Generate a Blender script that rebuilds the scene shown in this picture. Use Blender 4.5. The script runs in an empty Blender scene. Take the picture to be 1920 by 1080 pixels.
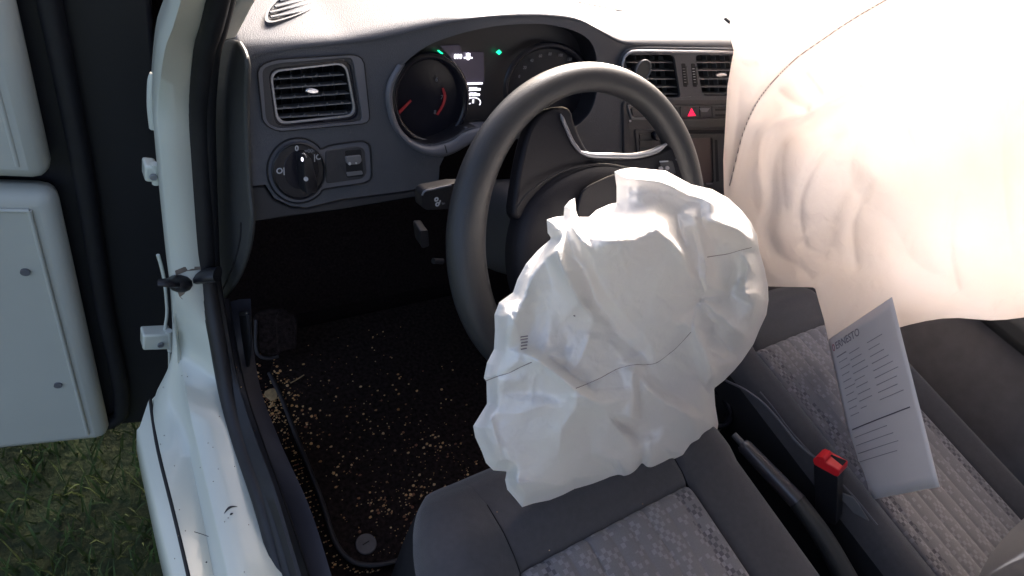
import bpy, bmesh, math, random
import numpy as np
from mathutils import Vector, Matrix
from mathutils.geometry import tessellate_polygon
random.seed(7); RNG = np.random.default_rng(7)
S = bpy.context.scene
COL = S.collection

# ------------------------------------------------------------------ camera
CAM = np.array([-0.53082591, -0.40982895, 1.08191429])
FPX = 1213.01
ROT = np.array([[0.8150701722664897, -0.5049384842364623, 0.28407347890703866],
                [-0.18227832048092285, -0.6889167069404638, -0.7015471365353515],
                [0.5499411133603468, 0.5200297088005684, -0.6535547978560605]])
cd = bpy.data.cameras.new('camera'); cam = bpy.data.objects.new('camera', cd); COL.objects.link(cam)
right, down, fwd = ROT
cam.matrix_world = Matrix(((right[0], -down[0], -fwd[0], CAM[0]), (right[1], -down[1], -fwd[1], CAM[1]),
                           (right[2], -down[2], -fwd[2], CAM[2]), (0, 0, 0, 1)))
cd.sensor_width = 36; cd.lens = 36 * FPX / 1920; cd.clip_start = 0.02; cd.clip_end = 500
S.camera = cam
# ------------------------------------------------------------------ light
SUN_DIR = Vector((0.60, 0.66, 0.46)).normalized()      # towards the sun: ahead and to the passenger side
sun_el = math.asin(SUN_DIR.z); sun_az = math.atan2(SUN_DIR.x, SUN_DIR.y)
W = bpy.data.worlds.new('World'); S.world = W; W.use_nodes = True
nt = W.node_tree; sky = nt.nodes.new('ShaderNodeTexSky'); sky.sky_type = 'NISHITA'; sky.sun_disc = False
sky.sun_elevation = sun_el; sky.sun_rotation = sun_az; sky.air_density = .8; sky.dust_density = 8.0; sky.ozone_density = .6
nt.links.new(sky.outputs[0], nt.nodes['Background'].inputs[0]); nt.nodes['Background'].inputs[1].default_value = 0.15
sl = bpy.data.lights.new('sun', 'SUN'); sl.energy = 2.4; sl.angle = math.radians(0.6); sl.color = (1, .985, .975)
so = bpy.data.objects.new('sun', sl); COL.objects.link(so)
so.rotation_euler = SUN_DIR.to_track_quat('Z', 'Y').to_euler()
S.view_settings.view_transform = 'Standard'; S.view_settings.look = 'None'
S.view_settings.exposure = 1.95; S.view_settings.gamma = 1
S.view_settings.use_white_balance = True; S.view_settings.white_balance_temperature = 6520; S.view_settings.white_balance_tint = 13
S.cycles.max_bounces = 8; S.cycles.diffuse_bounces = 5; S.cycles.transmission_bounces = 6; S.cycles.transparent_max_bounces = 6

# ------------------------------------------------------------------ measuring helpers: where a sight line meets a real plane
def ray(px, py): return ROT.T @ np.array([(px - 960) / FPX, (py - 540) / FPX, 1.0])
def on(p, n, q):
    d = ray(*p); n = np.asarray(n, float)
    return CAM + d * (((np.asarray(q) - CAM) @ n) / (d @ n))
def onX(p, x): return on(p, (1, 0, 0), (x, 0, 0))
def onY(p, y): return on(p, (0, 1, 0), (0, y, 0))
def onZ(p, z): return on(p, (0, 0, 1), (0, 0, z))
FN = np.array([-.05, 1, -.3]); FN = FN / np.linalg.norm(FN)       # dashboard face plane, +FN points forward
def onF(p, o=0.0): return on(p, FN, np.array([0, .205, .68]) + FN * o)
def frame_from(n, up=(0, 0, 1)):
    n = np.asarray(n, float); n = n / np.linalg.norm(n); u = np.cross(up, n)
    u = u / np.linalg.norm(u); v = np.cross(n, u); return u, v, n
TL = math.radians(34)
WC = np.array([0, 0, .635]); WN = np.array([0, -math.cos(TL), math.sin(TL)]); WU = np.array([0, math.sin(TL), math.cos(TL)]); WX = np.array([1., 0, 0])
def onW(p, o=0.0): return on(p, WN, WC + WN * o)

def spline(pts, n, closed=False):
    P = np.asarray(pts, float); m = len(P)
    if closed:
        idx = lambda i: P[i % m]; segs = m
    else:
        idx = lambda i: P[min(max(i, 0), m - 1)]; segs = m - 1
    fine = []
    for s in range(segs):
        a, b, c, d = idx(s - 1), idx(s), idx(s + 1), idx(s + 2)
        for t in np.linspace(0, 1, 12, endpoint=False):
            fine.append(.5 * ((2 * b) + (c - a) * t + (2 * a - 5 * b + 4 * c - d) * t * t + (3 * b - a - 3 * c + d) * t ** 3))
    fine.append(P[0] if closed else P[-1]); fine = np.array(fine)
    L = np.concatenate([[0], np.cumsum(np.linalg.norm(np.diff(fine, axis=0), axis=1))])
    q = np.linspace(0, L[-1], n + 1)[:-1] if closed else np.linspace(0, L[-1], n)
    return np.stack([np.interp(q, L, fine[:, k]) for k in range(P.shape[1])], 1)
def lin(pts, n):
    P = np.asarray(pts, float); L = np.concatenate([[0], np.cumsum(np.linalg.norm(np.diff(P, axis=0), axis=1))])
    q = np.linspace(0, L[-1], n); return np.stack([np.interp(q, L, P[:, k]) for k in range(P.shape[1])], 1)
def rrect(c, n=5, r=0.25):      # rounded version of a closed corner list (2D or 3D)
    P = np.asarray(c, float); m = len(P); out = []
    for i in range(m):
        a, b, d = P[i - 1], P[i], P[(i + 1) % m]
        s = b + (a - b) * r; e = b + (d - b) * r
        for t in np.linspace(0, 1, n): out.append((1 - t) ** 2 * s + 2 * t * (1 - t) * b + t * t * e)
    return np.array(out)
def rr(c, n=5, rpx=10):         # rounded corners with a fixed radius
    P = np.asarray(c, float); m = len(P); out = []
    for i in range(m):
        a, b, d = P[i - 1], P[i], P[(i + 1) % m]
        la, ld = np.linalg.norm(a - b), np.linalg.norm(d - b)
        s = b + (a - b) / la * min(rpx, la * .48); e = b + (d - b) / ld * min(rpx, ld * .48)
        for t in np.linspace(0, 1, n): out.append((1 - t) ** 2 * s + 2 * t * (1 - t) * b + t * t * e)
    return np.array(out)

# ------------------------------------------------------------------ object helpers
def link(o, parent=None):
    COL.objects.link(o)
    if parent is not None: o.parent = parent; o.matrix_parent_inverse = parent.matrix_world.inverted()
    return o
def mesh(name, V, Fc, mat, parent=None, smooth=True, sharp=40, mats=None):
    me = bpy.data.meshes.new(name); me.from_pydata([tuple(map(float, v)) for v in V], [], [tuple(map(int, f)) for f in Fc]); me.update()
    if smooth:
        me.shade_smooth()
        if sharp: me.set_sharp_from_angle(angle=math.radians(sharp))
    me.materials.append(mat)
    return link(bpy.data.objects.new(name, me), parent)
def thing(name, label, cat, loc=(0, 0, 0), group=None):
    o = bpy.data.objects.new(name, None); COL.objects.link(o); o.location = loc; o.empty_display_size = .05
    o.matrix_world = Matrix.Translation(loc)
    o['label'] = label; o['category'] = cat
    if group: o['group'] = group
    return o
def tag(o, label=None, cat=None, group=None, kind=None):
    for k, v in (('label', label), ('category', cat), ('group', group), ('kind', kind)):
        if v: o[k] = v
    return o
def recalc(o):
    bm = bmesh.new(); bm.from_mesh(o.data); bmesh.ops.remove_doubles(bm, verts=bm.verts, dist=1e-6)
    bmesh.ops.recalc_face_normals(bm, faces=bm.faces); bm.to_mesh(o.data); bm.free(); return o
def bevel(o, w=.002, seg=2, ang=35):
    m = o.modifiers.new('bevel', 'BEVEL'); m.width = w; m.segments = seg; m.limit_method = 'ANGLE'; m.angle_limit = math.radians(ang)
    return o
def loft(name, curves, mat, parent=None, closed=False, thick=0, sharp=40, cap=False, off=-1):
    C = [np.asarray(c) for c in curves]; n = len(C[0]); V = np.concatenate(C); F = []
    for i in range(len(C) - 1):
        for j in range(n if closed else n - 1):
            k = (j + 1) % n; F.append((i * n + j, i * n + k, (i + 1) * n + k, (i + 1) * n + j))
    if cap:
        F.append(tuple(range(n))[::-1]); F.append(tuple(range((len(C) - 1) * n, len(C) * n)))
    o = mesh(name, V, F, mat, parent, sharp=sharp)
    if thick:
        m = o.modifiers.new('solid', 'SOLIDIFY'); m.thickness = thick; m.offset = off
    return o
def tube(name, pts, r, mat, parent=None, seg=10, closed=False, cap=True, flat=1.0):
    P = np.asarray(pts, float); n = len(P); r = np.broadcast_to(np.asarray(r, float), (n,))
    T = np.gradient(P, axis=0) if not closed else np.roll(P, -1, 0) - np.roll(P, 1, 0)
    T /= np.linalg.norm(T, axis=1)[:, None] + 1e-12
    ref = np.array([0, 0, 1.]) if abs(T[0][2]) < .9 else np.array([1., 0, 0]); u = np.cross(T[0], ref); u /= np.linalg.norm(u)
    rings = []
    for i in range(n):
        u = u - T[i] * (u @ T[i]); u /= np.linalg.norm(u); v = np.cross(T[i], u)
        rings.append([P[i] + r[i] * (math.cos(a) * u + math.sin(a) * v * flat) for a in np.linspace(0, 2 * math.pi, seg, endpoint=False)])
    V = np.concatenate(rings); F = []
    for i in range(n if closed else n - 1):
        k2 = (i + 1) % n
        for j in range(seg): F.append((i * seg + j, i * seg + (j + 1) % seg, k2 * seg + (j + 1) % seg, k2 * seg + j))
    if cap and not closed: F.append(tuple(range(seg))[::-1]); F.append(tuple(range((n - 1) * seg, n * seg)))
    return mesh(name, V, F, mat, parent, sharp=60)
def prism(name, outline, vec, mat, parent=None, bev=.0015, seg=2, smooth=True):
    """closed outline (3D) extruded along vec"""
    P = np.asarray(outline, float); n = len(P); V = np.concatenate([P, P + np.asarray(vec)])
    tri = tessellate_polygon([[Vector(p) for p in P]]); F = []
    if n <= 40 or True: F = [tuple(range(n)), tuple(range(n, 2 * n))[::-1]]
    for i in range(n): F.append((i, (i + 1) % n, n + (i + 1) % n, n + i))
    o = mesh(name, V, F, mat, parent, smooth=smooth); recalc(o)
    if smooth: o.data.shade_smooth(); o.data.set_sharp_from_angle(angle=math.radians(35))
    if bev: bevel(o, bev, seg)
    return o
def holed(name, outer, holes, vec, mat, parent=None, bev=0):
    """a plate with holes: outer and holes are closed 3D loops in one plane"""
    loops = [np.asarray(outer)] + [np.asarray(h) for h in holes]
    V = np.concatenate(loops); N = len(V)
    tri = tessellate_polygon([[Vector(p) for p in l] for l in loops])
    F = [tuple(t) for t in tri] + [tuple(i + N for i in t)[::-1] for t in tri]
    b = 0
    for l in loops:
        n = len(l)
        for i in range(n): F.append((b + i, b + (i + 1) % n, N + b + (i + 1) % n, N + b + i))
        b += n
    o = mesh(name, np.concatenate([V, V + np.asarray(vec)]), F, mat, parent); recalc(o)
    o.data.shade_smooth(); o.data.set_sharp_from_angle(angle=math.radians(35))
    if bev: bevel(o, bev, 2, 60)
    return o
def cavity(name, loop, vec, mat, parent=None, shrink=1.0):
    P = np.asarray(loop); Q = (P - P.mean(0)) * shrink + P.mean(0) + np.asarray(vec); n = len(P)
    F = [(i, (i + 1) % n, n + (i + 1) % n, n + i) for i in range(n)] + [tuple(range(n, 2 * n))]
    return mesh(name, np.concatenate([P, Q]), F, mat, parent)
def box(name, c, size, mat, parent=None, bev=.003, rot=None):
    x, y, z = np.array(size) / 2
    V = np.array([(sx * x, sy * y, sz * z) for sx in (-1, 1) for sy in (-1, 1) for sz in (-1, 1)])
    if rot is not None: V = V @ np.array(rot)
    V = V + np.array(c); F = [(0, 1, 3, 2), (4, 6, 7, 5), (0, 4, 5, 1), (2, 3, 7, 6), (0, 2, 6, 4), (1, 5, 7, 3)]
    o = mesh(name, V, F, mat, parent)
    if bev: bevel(o, bev, 3)
    return o
def text(name, s, origin, xdir, ydir, size, mat, parent=None, depth=.0002, bold=0):
    cu = bpy.data.curves.new('t', 'FONT'); cu.body = s; cu.size = size; cu.extrude = depth; cu.offset = bold; cu.resolution_u = 3
    t = bpy.data.objects.new('t', cu); COL.objects.link(t); bpy.context.view_layer.update()
    me = bpy.data.meshes.new_from_object(t.evaluated_get(bpy.context.evaluated_depsgraph_get()))
    bpy.data.objects.remove(t); bpy.data.curves.remove(cu)
    x = np.asarray(xdir, float); x = x / np.linalg.norm(x); y = np.asarray(ydir, float); y = y - x * (x @ y); y = y / np.linalg.norm(y); z = np.cross(x, y)
    me.transform(Matrix(((x[0], y[0], z[0], origin[0]), (x[1], y[1], z[1], origin[1]), (x[2], y[2], z[2], origin[2]), (0, 0, 0, 1))))
    me.materials.clear(); me.materials.append(mat); me.name = name
    return link(bpy.data.objects.new(name, me), parent)

# ------------------------------------------------------------------ materials
def mat(name, col, rough=.5, metal=0, bump=None, var=0, var_scale=20, spec=.5, coat=0, sheen=0, emit=None, estr=1, trans=0, rvar=0):
    m = bpy.data.materials.new(name); m.use_nodes = True; t = m.node_tree; b = t.nodes['Principled BSDF']; L = t.links.new
    b.inputs['Base Color'].default_value = (*col, 1); b.inputs['Roughness'].default_value = rough; b.inputs['Metallic'].default_value = metal
    b.inputs['Specular IOR Level'].default_value = spec; b.inputs['Coat Weight'].default_value = coat; b.inputs['Sheen Weight'].default_value = sheen
    b.inputs['Coat Roughness'].default_value = .08
    tc = t.nodes.new('ShaderNodeTexCoord')
    if emit: b.inputs['Emission Color'].default_value = (*emit, 1); b.inputs['Emission Strength'].default_value = estr
    if var or rvar:
        nz = t.nodes.new('ShaderNodeTexNoise'); nz.inputs['Scale'].default_value = var_scale; nz.inputs['Detail'].default_value = 6
        L(tc.outputs['Object'], nz.inputs['Vector'])
        if var:
            mx = t.nodes.new('ShaderNodeMix'); mx.data_type = 'RGBA'
            mr = t.nodes.new('ShaderNodeMapRange'); mr.inputs[1].default_value = .3; mr.inputs[2].default_value = .7
            L(nz.outputs[0], mr.inputs[0]); L(mr.outputs[0], mx.inputs[0])
            mx.inputs[6].default_value = (*[c * (1 - var) for c in col], 1); mx.inputs[7].default_value = (*[min(1, c * (1 + var)) for c in col], 1)
            L(mx.outputs[2], b.inputs['Base Color'])
        if rvar:
            mr2 = t.nodes.new('ShaderNodeMapRange'); mr2.inputs[3].default_value = rough - rvar; mr2.inputs[4].default_value = rough + rvar
            L(nz.outputs[0], mr2.inputs[0]); L(mr2.outputs[0], b.inputs['Roughness'])
    if bump:
        kind, sc, st, dist = bump
        if kind == 'voronoi':
            nb = t.nodes.new('ShaderNodeTexVoronoi'); nb.inputs['Scale'].default_value = sc; out = nb.outputs[0]
        else:
            nb = t.nodes.new('ShaderNodeTexNoise'); nb.inputs['Scale'].default_value = sc; nb.inputs['Detail'].default_value = 4; out = nb.outputs[0]
        L(tc.outputs['Object'], nb.inputs['Vector'])
        bp = t.nodes.new('ShaderNodeBump'); bp.inputs['Strength'].default_value = st; bp.inputs['Distance'].default_value = dist
        L(out, bp.inputs['Height']); L(bp.outputs[0], b.inputs['Normal'])
    return m
M = {}
M['dash'] = mat('dash_plastic', (.062, .066, .080), .50, spec=.40, bump=('voronoi', 900, .35, .0008), var=.12, var_scale=7, rvar=.07)
M['dash_low'] = mat('lower_dash_plastic', (.034, .034, .040), .5, bump=('voronoi', 900, .25, .0006), var=.06, var_scale=9)
M['frame'] = mat('vent_frame_plastic', (.095, .098, .118), .36, bump=('noise', 700, .1, .0004))
M['black'] = mat('black_plastic', (.012, .012, .016), .42, bump=('noise', 500, .1, .0004))
M['gloss'] = mat('gloss_black', (.010, .010, .016), .25, spec=.3)
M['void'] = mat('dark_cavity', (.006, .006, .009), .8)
M['slat'] = mat('slat_plastic', (.13, .13, .14), .4)
M['chrome'] = mat('chrome', (.75, .76, .8), .22, metal=1)
M['satin'] = mat('satin_silver', (.32, .33, .36), .33, metal=.7, bump=('noise', 400, .05, .0003))
M['rubber'] = mat('seal_rubber', (.010, .010, .013), .55, var=.2, var_scale=60)
M['wheel'] = mat('wheel_polyurethane', (.021, .022, .026), .45, bump=('voronoi', 1100, .3, .0005), rvar=.04, var_scale=30)
M['wheel_dark'] = mat('wheel_hub_plastic', (.007, .007, .011), .5, spec=.22, bump=('voronoi', 1000, .25, .0005))
M['paint'] = mat('white_car_paint', (.57, .60, .53), .3, coat=.6, var=.03, var_scale=5, rvar=.06)
M['trim'] = mat('pale_pillar_trim', (.55, .54, .50), .6)
M['sill'] = mat('sill_trim_plastic', (.040, .040, .054), .45, bump=('noise', 300, .2, .0005), var=.25, var_scale=14, rvar=.1)
M['cap'] = mat('dash_end_plastic', (.038, .039, .040), .55, bump=('voronoi', 900, .3, .0006), var=.08, var_scale=20)
M['carpet'] = mat('floor_carpet', (.018, .012, .012), .95, bump=('noise', 900, .8, .002), var=.4, var_scale=200, spec=.1)
M['mat'] = mat('mat_textile', (.030, .021, .020), .95, bump=('noise', 700, 1, .003), var=.6, var_scale=140, spec=.1)
M['piping'] = mat('mat_piping', (.035, .033, .040), .6, bump=('noise', 500, .3, .0005))
M['clip'] = mat('mat_clip_plastic', (.10, .095, .105), .45, var=.15, var_scale=80)
M['red'] = mat('red_plastic', (.75, .02, .03), .3)
M['paper'] = mat('paper', (.80, .76, .76), .8, var=.02)
M['ink'] = mat('print_ink', (.12, .10, .13), .8)
M['ink2'] = mat('pale_ink', (.30, .27, .30), .8)
M['inkred'] = mat('red_ink', (.45, .15, .18), .8)
M['white_em'] = mat('lit_display', (.8, .8, .85), .5, emit=(.9, .88, 1), estr=.6)
M['green_em'] = mat('green_lamp', (0, .5, .2), .5, emit=(0, .8, .3), estr=.8)
M['red_em'] = mat('red_lamp', (.5, 0, .02), .5, emit=(1, .01, .06), estr=.5)
M['needle'] = mat('red_needle', (.16, .012, .02), .5, emit=(1, .03, .03), estr=.012)
M['panel_em'] = mat('display_glass', (.045, .038, .055), .25, emit=(.4, .33, .5), estr=.012)
M['sym'] = mat('switch_symbols', (.42, .43, .46), .5)
M['symdim'] = mat('dim_symbols', (.16, .16, .18), .5)
M['wire'] = mat('cable_sheath', (.10, .10, .12), .3)
M['grass'] = mat('grass_blades', (.06, .10, .025), .7, var=.5, var_scale=30)
M['earth'] = mat('ground_turf', (.045, .06, .025), .95, var=.5, var_scale=12, bump=('noise', 40, 1, .02))
M['card'] = mat('door_card_vinyl', (.46, .47, .42), .55, var=.04, var_scale=6)
M['pcard'] = mat('passenger_card_fabric', (.20, .19, .20), .85, bump=('noise', 900, .4, .001), var=.1, var_scale=30)
M['grip'] = mat('grip_plastic', (.06, .058, .07), .28, spec=.8)
M['brown'] = mat('brown_tone', (.075, .052, .052), .35, var=.2, var_scale=10)
M['stainedge'] = mat('sealer_grime', (.16, .13, .10), .8, var=.5, var_scale=60)
M['scuff'] = mat('scuff_marks', (.03, .03, .035), .7)
M['greytab'] = mat('grey_webbing', (.13, .13, .14), .7)
M['headliner'] = mat('headliner', (.5, .49, .47), .9)

def cloth(name, base, wrinkle=.25, transl=.3, tint=None):
    m = bpy.data.materials.new(name); m.use_nodes = True; t = m.node_tree; L = t.links.new; b = t.nodes['Principled BSDF']
    b.inputs['Roughness'].default_value = .62; b.inputs['Specular IOR Level'].default_value = .35; b.inputs['Sheen Weight'].default_value = .15
    tc = t.nodes.new('ShaderNodeTexCoord'); n1 = t.nodes.new('ShaderNodeTexNoise'); n1.inputs['Scale'].default_value = 7; n1.inputs['Detail'].default_value = 3
    mx = t.nodes.new('ShaderNodeMix'); mx.data_type = 'RGBA'; L(tc.outputs['Object'], n1.inputs['Vector'])
    mr = t.nodes.new('ShaderNodeMapRange'); mr.inputs[1].default_value = .35; mr.inputs[2].default_value = .65; L(n1.outputs[0], mr.inputs[0]); L(mr.outputs[0], mx.inputs[0])
    mx.inputs[6].default_value = (*base, 1); mx.inputs[7].default_value = (*(tint or base), 1); L(mx.outputs[2], b.inputs['Base Color'])
    n2 = t.nodes.new('ShaderNodeTexNoise'); n2.inputs['Scale'].default_value = 55; n2.inputs['Detail'].default_value = 5; n2.inputs['Distortion'].default_value = 1.2
    n3 = t.nodes.new('ShaderNodeTexNoise'); n3.inputs['Scale'].default_value = 1500
    L(tc.outputs['Object'], n2.inputs['Vector']); L(tc.outputs['Object'], n3.inputs['Vector'])
    b1 = t.nodes.new('ShaderNodeBump'); b1.inputs['Strength'].default_value = wrinkle; b1.inputs['Distance'].default_value = .004; L(n2.outputs[0], b1.inputs['Height'])
    b2 = t.nodes.new('ShaderNodeBump'); b2.inputs['Strength'].default_value = .15; b2.inputs['Distance'].default_value = .0004; L(n3.outputs[0], b2.inputs['Height']); L(b1.outputs[0], b2.inputs['Normal'])
    L(b2.outputs[0], b.inputs['Normal'])
    tr = t.nodes.new('ShaderNodeBsdfTranslucent'); L(mx.outputs[2], tr.inputs['Color']); L(b2.outputs[0], tr.inputs['Normal'])
    ms = t.nodes.new('ShaderNodeMixShader'); ms.inputs[0].default_value = transl
    L(b.outputs[0], ms.inputs[1]); L(tr.outputs[0], ms.inputs[2]); L(ms.outputs[0], t.nodes['Material Output'].inputs['Surface'])
    return m
M['bag'] = cloth('airbag_nylon', (.90, .89, .86), .34, .14, (.88, .85, .83))  # second colour mixes pinkish cabin bounce light into the cloth in random patches
M['pbag'] = cloth('passenger_airbag_nylon', (.85, .815, .805), .2, .56, (.86, .79, .74))
M['stitch'] = mat('stitching', (.33, .28, .27), .8)

def seat_fabric(name, pattern):
    m = mat(name, (.064, .062, .070), .85, sheen=.3, bump=('noise', 1400, .5, .0008), var=.08, var_scale=120, spec=.2)
    if not pattern: return m
    t = m.node_tree; L = t.links.new; b = t.nodes['Principled BSDF']; tc = t.nodes.new('ShaderNodeTexCoord')
    def math_(op, a, bb=None):
        n = t.nodes.new('ShaderNodeMath'); n.operation = op
        for i, q in enumerate((a, bb)):
            if q is None: continue
            if isinstance(q, (int, float)): n.inputs[i].default_value = q
            else: L(q, n.inputs[i])
        return n.outputs[0]
    sep = t.nodes.new('ShaderNodeSeparateXYZ'); L(tc.outputs['Object'], sep.inputs[0])
    cell = .0062
    cx = math_('FLOOR', math_('DIVIDE', sep.outputs[0], cell)); cy = math_('FLOOR', math_('DIVIDE', sep.outputs[1], cell))
    cmb = t.nodes.new('ShaderNodeCombineXYZ'); L(cx, cmb.inputs[0]); L(cy, cmb.inputs[1])
    wn = t.nodes.new('ShaderNodeTexWhiteNoise'); wn.noise_dimensions = '2D'; L(cmb.outputs[0], wn.inputs['Vector'])
    chk = math_('MODULO', math_('ABSOLUTE', math_('ADD', cx, cy)), 2)
    low = t.nodes.new('ShaderNodeTexNoise'); low.inputs['Scale'].default_value = 14; L(tc.outputs['Object'], low.inputs['Vector'])
    # a light square where the weave floats, more of them in some drifts; a dark square in others
    light = math_('MULTIPLY', chk, math_('GREATER_THAN', math_('ADD', wn.outputs[0], math_('MULTIPLY', low.outputs[0], 1.1)), 1.12))
    colx = math_('ABSOLUTE', math_('SUBTRACT', math_('ABSOLUTE', math_('SUBTRACT', sep.outputs[0], pattern)), .128))
    strip = math_('LESS_THAN', colx, .014)
    dark = math_('MULTIPLY', strip, math_('MULTIPLY', math_('SUBTRACT', 1, chk), math_('GREATER_THAN', wn.outputs[0], .35)))
    m1 = t.nodes.new('ShaderNodeMix'); m1.data_type = 'RGBA'; m1.inputs[6].default_value = (.185, .178, .195, 1); m1.inputs[7].default_value = (.25, .24, .265, 1); L(light, m1.inputs[0])
    m2 = t.nodes.new('ShaderNodeMix'); m2.data_type = 'RGBA'; m2.inputs[7].default_value = (.10, .095, .11, 1); L(m1.outputs[2], m2.inputs[6]); L(dark, m2.inputs[0])
    n5 = t.nodes.new('ShaderNodeTexNoise'); n5.inputs['Scale'].default_value = 900; L(tc.outputs['Object'], n5.inputs['Vector'])
    mr = t.nodes.new('ShaderNodeMapRange'); mr.inputs[3].default_value = .7; mr.inputs[4].default_value = 1.3; L(n5.outputs[0], mr.inputs[0])
    m3 = t.nodes.new('ShaderNodeMix'); m3.data_type = 'RGBA'; m3.blend_type = 'MULTIPLY'; m3.inputs[0].default_value = 1; L(m2.outputs[2], m3.inputs[6]); L(mr.outputs[0], m3.inputs[7])
    for l in list(b.inputs['Base Color'].links): t.links.remove(l)
    L(m3.outputs[2], b.inputs['Base Color']); return m
M['seat'] = seat_fabric('seat_plain_fabric', None)
M['seat_pat'] = seat_fabric('seat_checked_fabric', .0001)
M['seat_pat2'] = seat_fabric('passenger_seat_checked_fabric', .655)
m = mat('crumbs', (.5, .36, .2), .6)
t = m.node_tree; g = t.nodes.new('ShaderNodeNewGeometry'); cr = t.nodes.new('ShaderNodeValToRGB')
cr.color_ramp.elements[0].color = (.50, .24, .08, 1); cr.color_ramp.elements[1].color = (.85, .62, .34, 1)
e = cr.color_ramp.elements.new(.45); e.color = (.80, .46, .18, 1); e = cr.color_ramp.elements.new(.15); e.color = (.26, .10, .06, 1)
t.links.new(g.outputs['Random Per Island'], cr.inputs[0]); t.links.new(cr.outputs[0], t.nodes['Principled BSDF'].inputs['Base Color'])
M['grain'] = m

# ================================================================== SETTING: ground, cabin floor, car shell
gp = mesh('ground', [(-60, -60, -.30), (60, -60, -.30), (60, 60, -.30), (-60, 60, -.30)], [(0, 1, 2, 3)], M['earth'], smooth=False); tag(gp, kind='structure')
V = []; F = []
for i in range(5200):
    x = random.uniform(-1.25, -.40); y = random.uniform(-.1, 1.3); h = random.uniform(.03, .09); a = random.uniform(0, 6.28); w = random.uniform(.0015, .003)
    lx, ly = random.uniform(-.04, .04), random.uniform(-.04, .04); k = len(V); dx, dy = w * math.cos(a), w * math.sin(a)
    V += [(x - dx, y - dy, -.30), (x + dx, y + dy, -.30), (x + lx * .5 + dx * .7, y + ly * .5 + dy * .7, -.30 + h * .7), (x + lx * .5 - dx * .7, y + ly * .5 - dy * .7, -.30 + h * .7), (x + lx, y + ly, -.30 + h)]
    F += [(k, k + 1, k + 2, k + 3), (k + 3, k + 2, k + 4)]
tag(mesh('grass', V, F, M['grass'], smooth=False), kind='stuff')

car = thing('car', 'white car body with open front door aperture, pillar, sill and black door seals', 'car', (.3, 0, -.3))
# closed shell of the cabin (real roof, walls, floor and firewall; glass openings left open)
fl = mesh('floor_carpet', [(-.37, -1.2, 0), (1.06, -1.2, 0), (1.06, .62, 0), (-.37, .62, 0)], [(0, 1, 2, 3)], M['carpet'], car, smooth=False)
mesh('firewall', [(-.42, .50, -.02), (1.08, .50, -.02), (1.08, .62, .22), (1.08, .62, .76), (-.42, .62, .76), (-.42, .62, .22)], [(0, 1, 2, 5), (5, 2, 3, 4)], M['carpet'], car, smooth=False)
def wallp(name, y0, y1, z0, z1, x, m, th): return box(name, (x, (y0 + y1) / 2, (z0 + z1) / 2), (th, y1 - y0, z1 - z0), m, car, .004)
wallp('passenger_door_panel', -1.2, .62, -.05, .80, 1.10, M['cap'], .05)
HDR = .12     # y of the windscreen header
roof = []
for y in np.linspace(HDR, -1.3, 10):
    roof.append([(x, y, 1.22 - .05 * ((x - .33) / .75) ** 2 - .012 * (y + .3) ** 2) for x in np.linspace(-.40, 1.06, 12)])
loft('roof', roof, M['headliner'], car, thick=.03)
def strut(name, a, b, w, m):
    P = np.linspace(a, b, 12); return tube(name, P, w, m, car, 12, flat=.7)
strut('windscreen_pillar', (1.08, .78, .74), (1.05, HDR, 1.19), .035, M['headliner'])
strut('centre_pillar', (1.09, -.55, .70), (1.05, -.60, 1.2), .045, M['headliner'])
wallp('rear_door', -1.7, -.72, -.1, .78, -.44, M['paint'], .05)
strut('middle_pillar', (-.44, -.66, -.05), (-.38, -.70, 1.2), .06, M['paint'])
wallp('passenger_door_card', -1.0, .50, .0, .70, 1.06, M['pcard'], .03)
box('door_armrest', (1.02, -.35, .46), (.07, .55, .07), M['cap'], car, .025)
box('rear_wall', (.33, -1.75, .5), (1.5, .04, 1.3), M['void'], car, 0)
# white jamb: pillar and sill, lofted along stations
A_px = [(400, -90), (395, -20), (381, 50), (368, 100), (361, 200), (365, 300), (373, 420), (379, 500), (386, 560), (399, 640), (416, 740), (441, 830), (481, 950), (516, 1080), (545, 1180)]
B_px = [(375, -90), (346, -20), (325, 50), (308, 100), (297, 200), (300, 260), (312, 400), (322, 500), (330, 560), (336, 640), (350, 740), (370, 830), (399, 950), (430, 1080), (452, 1180)]
A3 = np.array([onX(p, -.400) for p in A_px])
B3 = np.array([onX(p, x) for p, x in zip(B_px, [-.425, -.425, -.427, -.430, -.431, -.432, -.432, -.432, -.433, -.435, -.4375, -.439, -.440, -.441, -.441])])
for k, z_ in ((10, .322), (11, .302), (12, .289), (13, .281), (14, .276)):
    A3[k] = onZ(A_px[k], z_); B3[k] = onZ(B_px[k], z_ + .006)
B3[9] = onX(B_px[9], -.431)
C3 = []; D3 = []
for k, (a, b) in enumerate(zip(A3, B3)):
    s = min(1, max(0, (k - 8) / 3))       # pillar -> sill blend
    if k < 10:
        C3.append(b + np.array([-.003, .012, 0])); D3.append(b + np.array([.003, .05, 0]) if k < 9 else onZ((322, 664), .33))
    else:
        C3.append(onZ([(336, 745), (352, 832), (376, 950), (401, 1080), (421, 1180)][k - 10], [.298, .278, .268, .264, .262][k - 10]))
        D3.append(onZ([(288, 752), (298.5, 836), (326.5, 950), (357.5, 1080), (378, 1180)][k - 10], .274))
C3[9] = onZ((332, 655), .345)
E3 = [d + (np.array([0, .1, 0]) if k < 8 else np.array([-.0, 0, -.002])) for k, d in enumerate(D3)]
A3b = A3 + np.array([.006, .008, .004])
n = 70
AA, BB, CC, DD = (spline(q, n) for q in (A3, B3, C3, D3))
mid = (AA * .5 + BB * .5) + np.array([0, -.002, .002])
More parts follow.
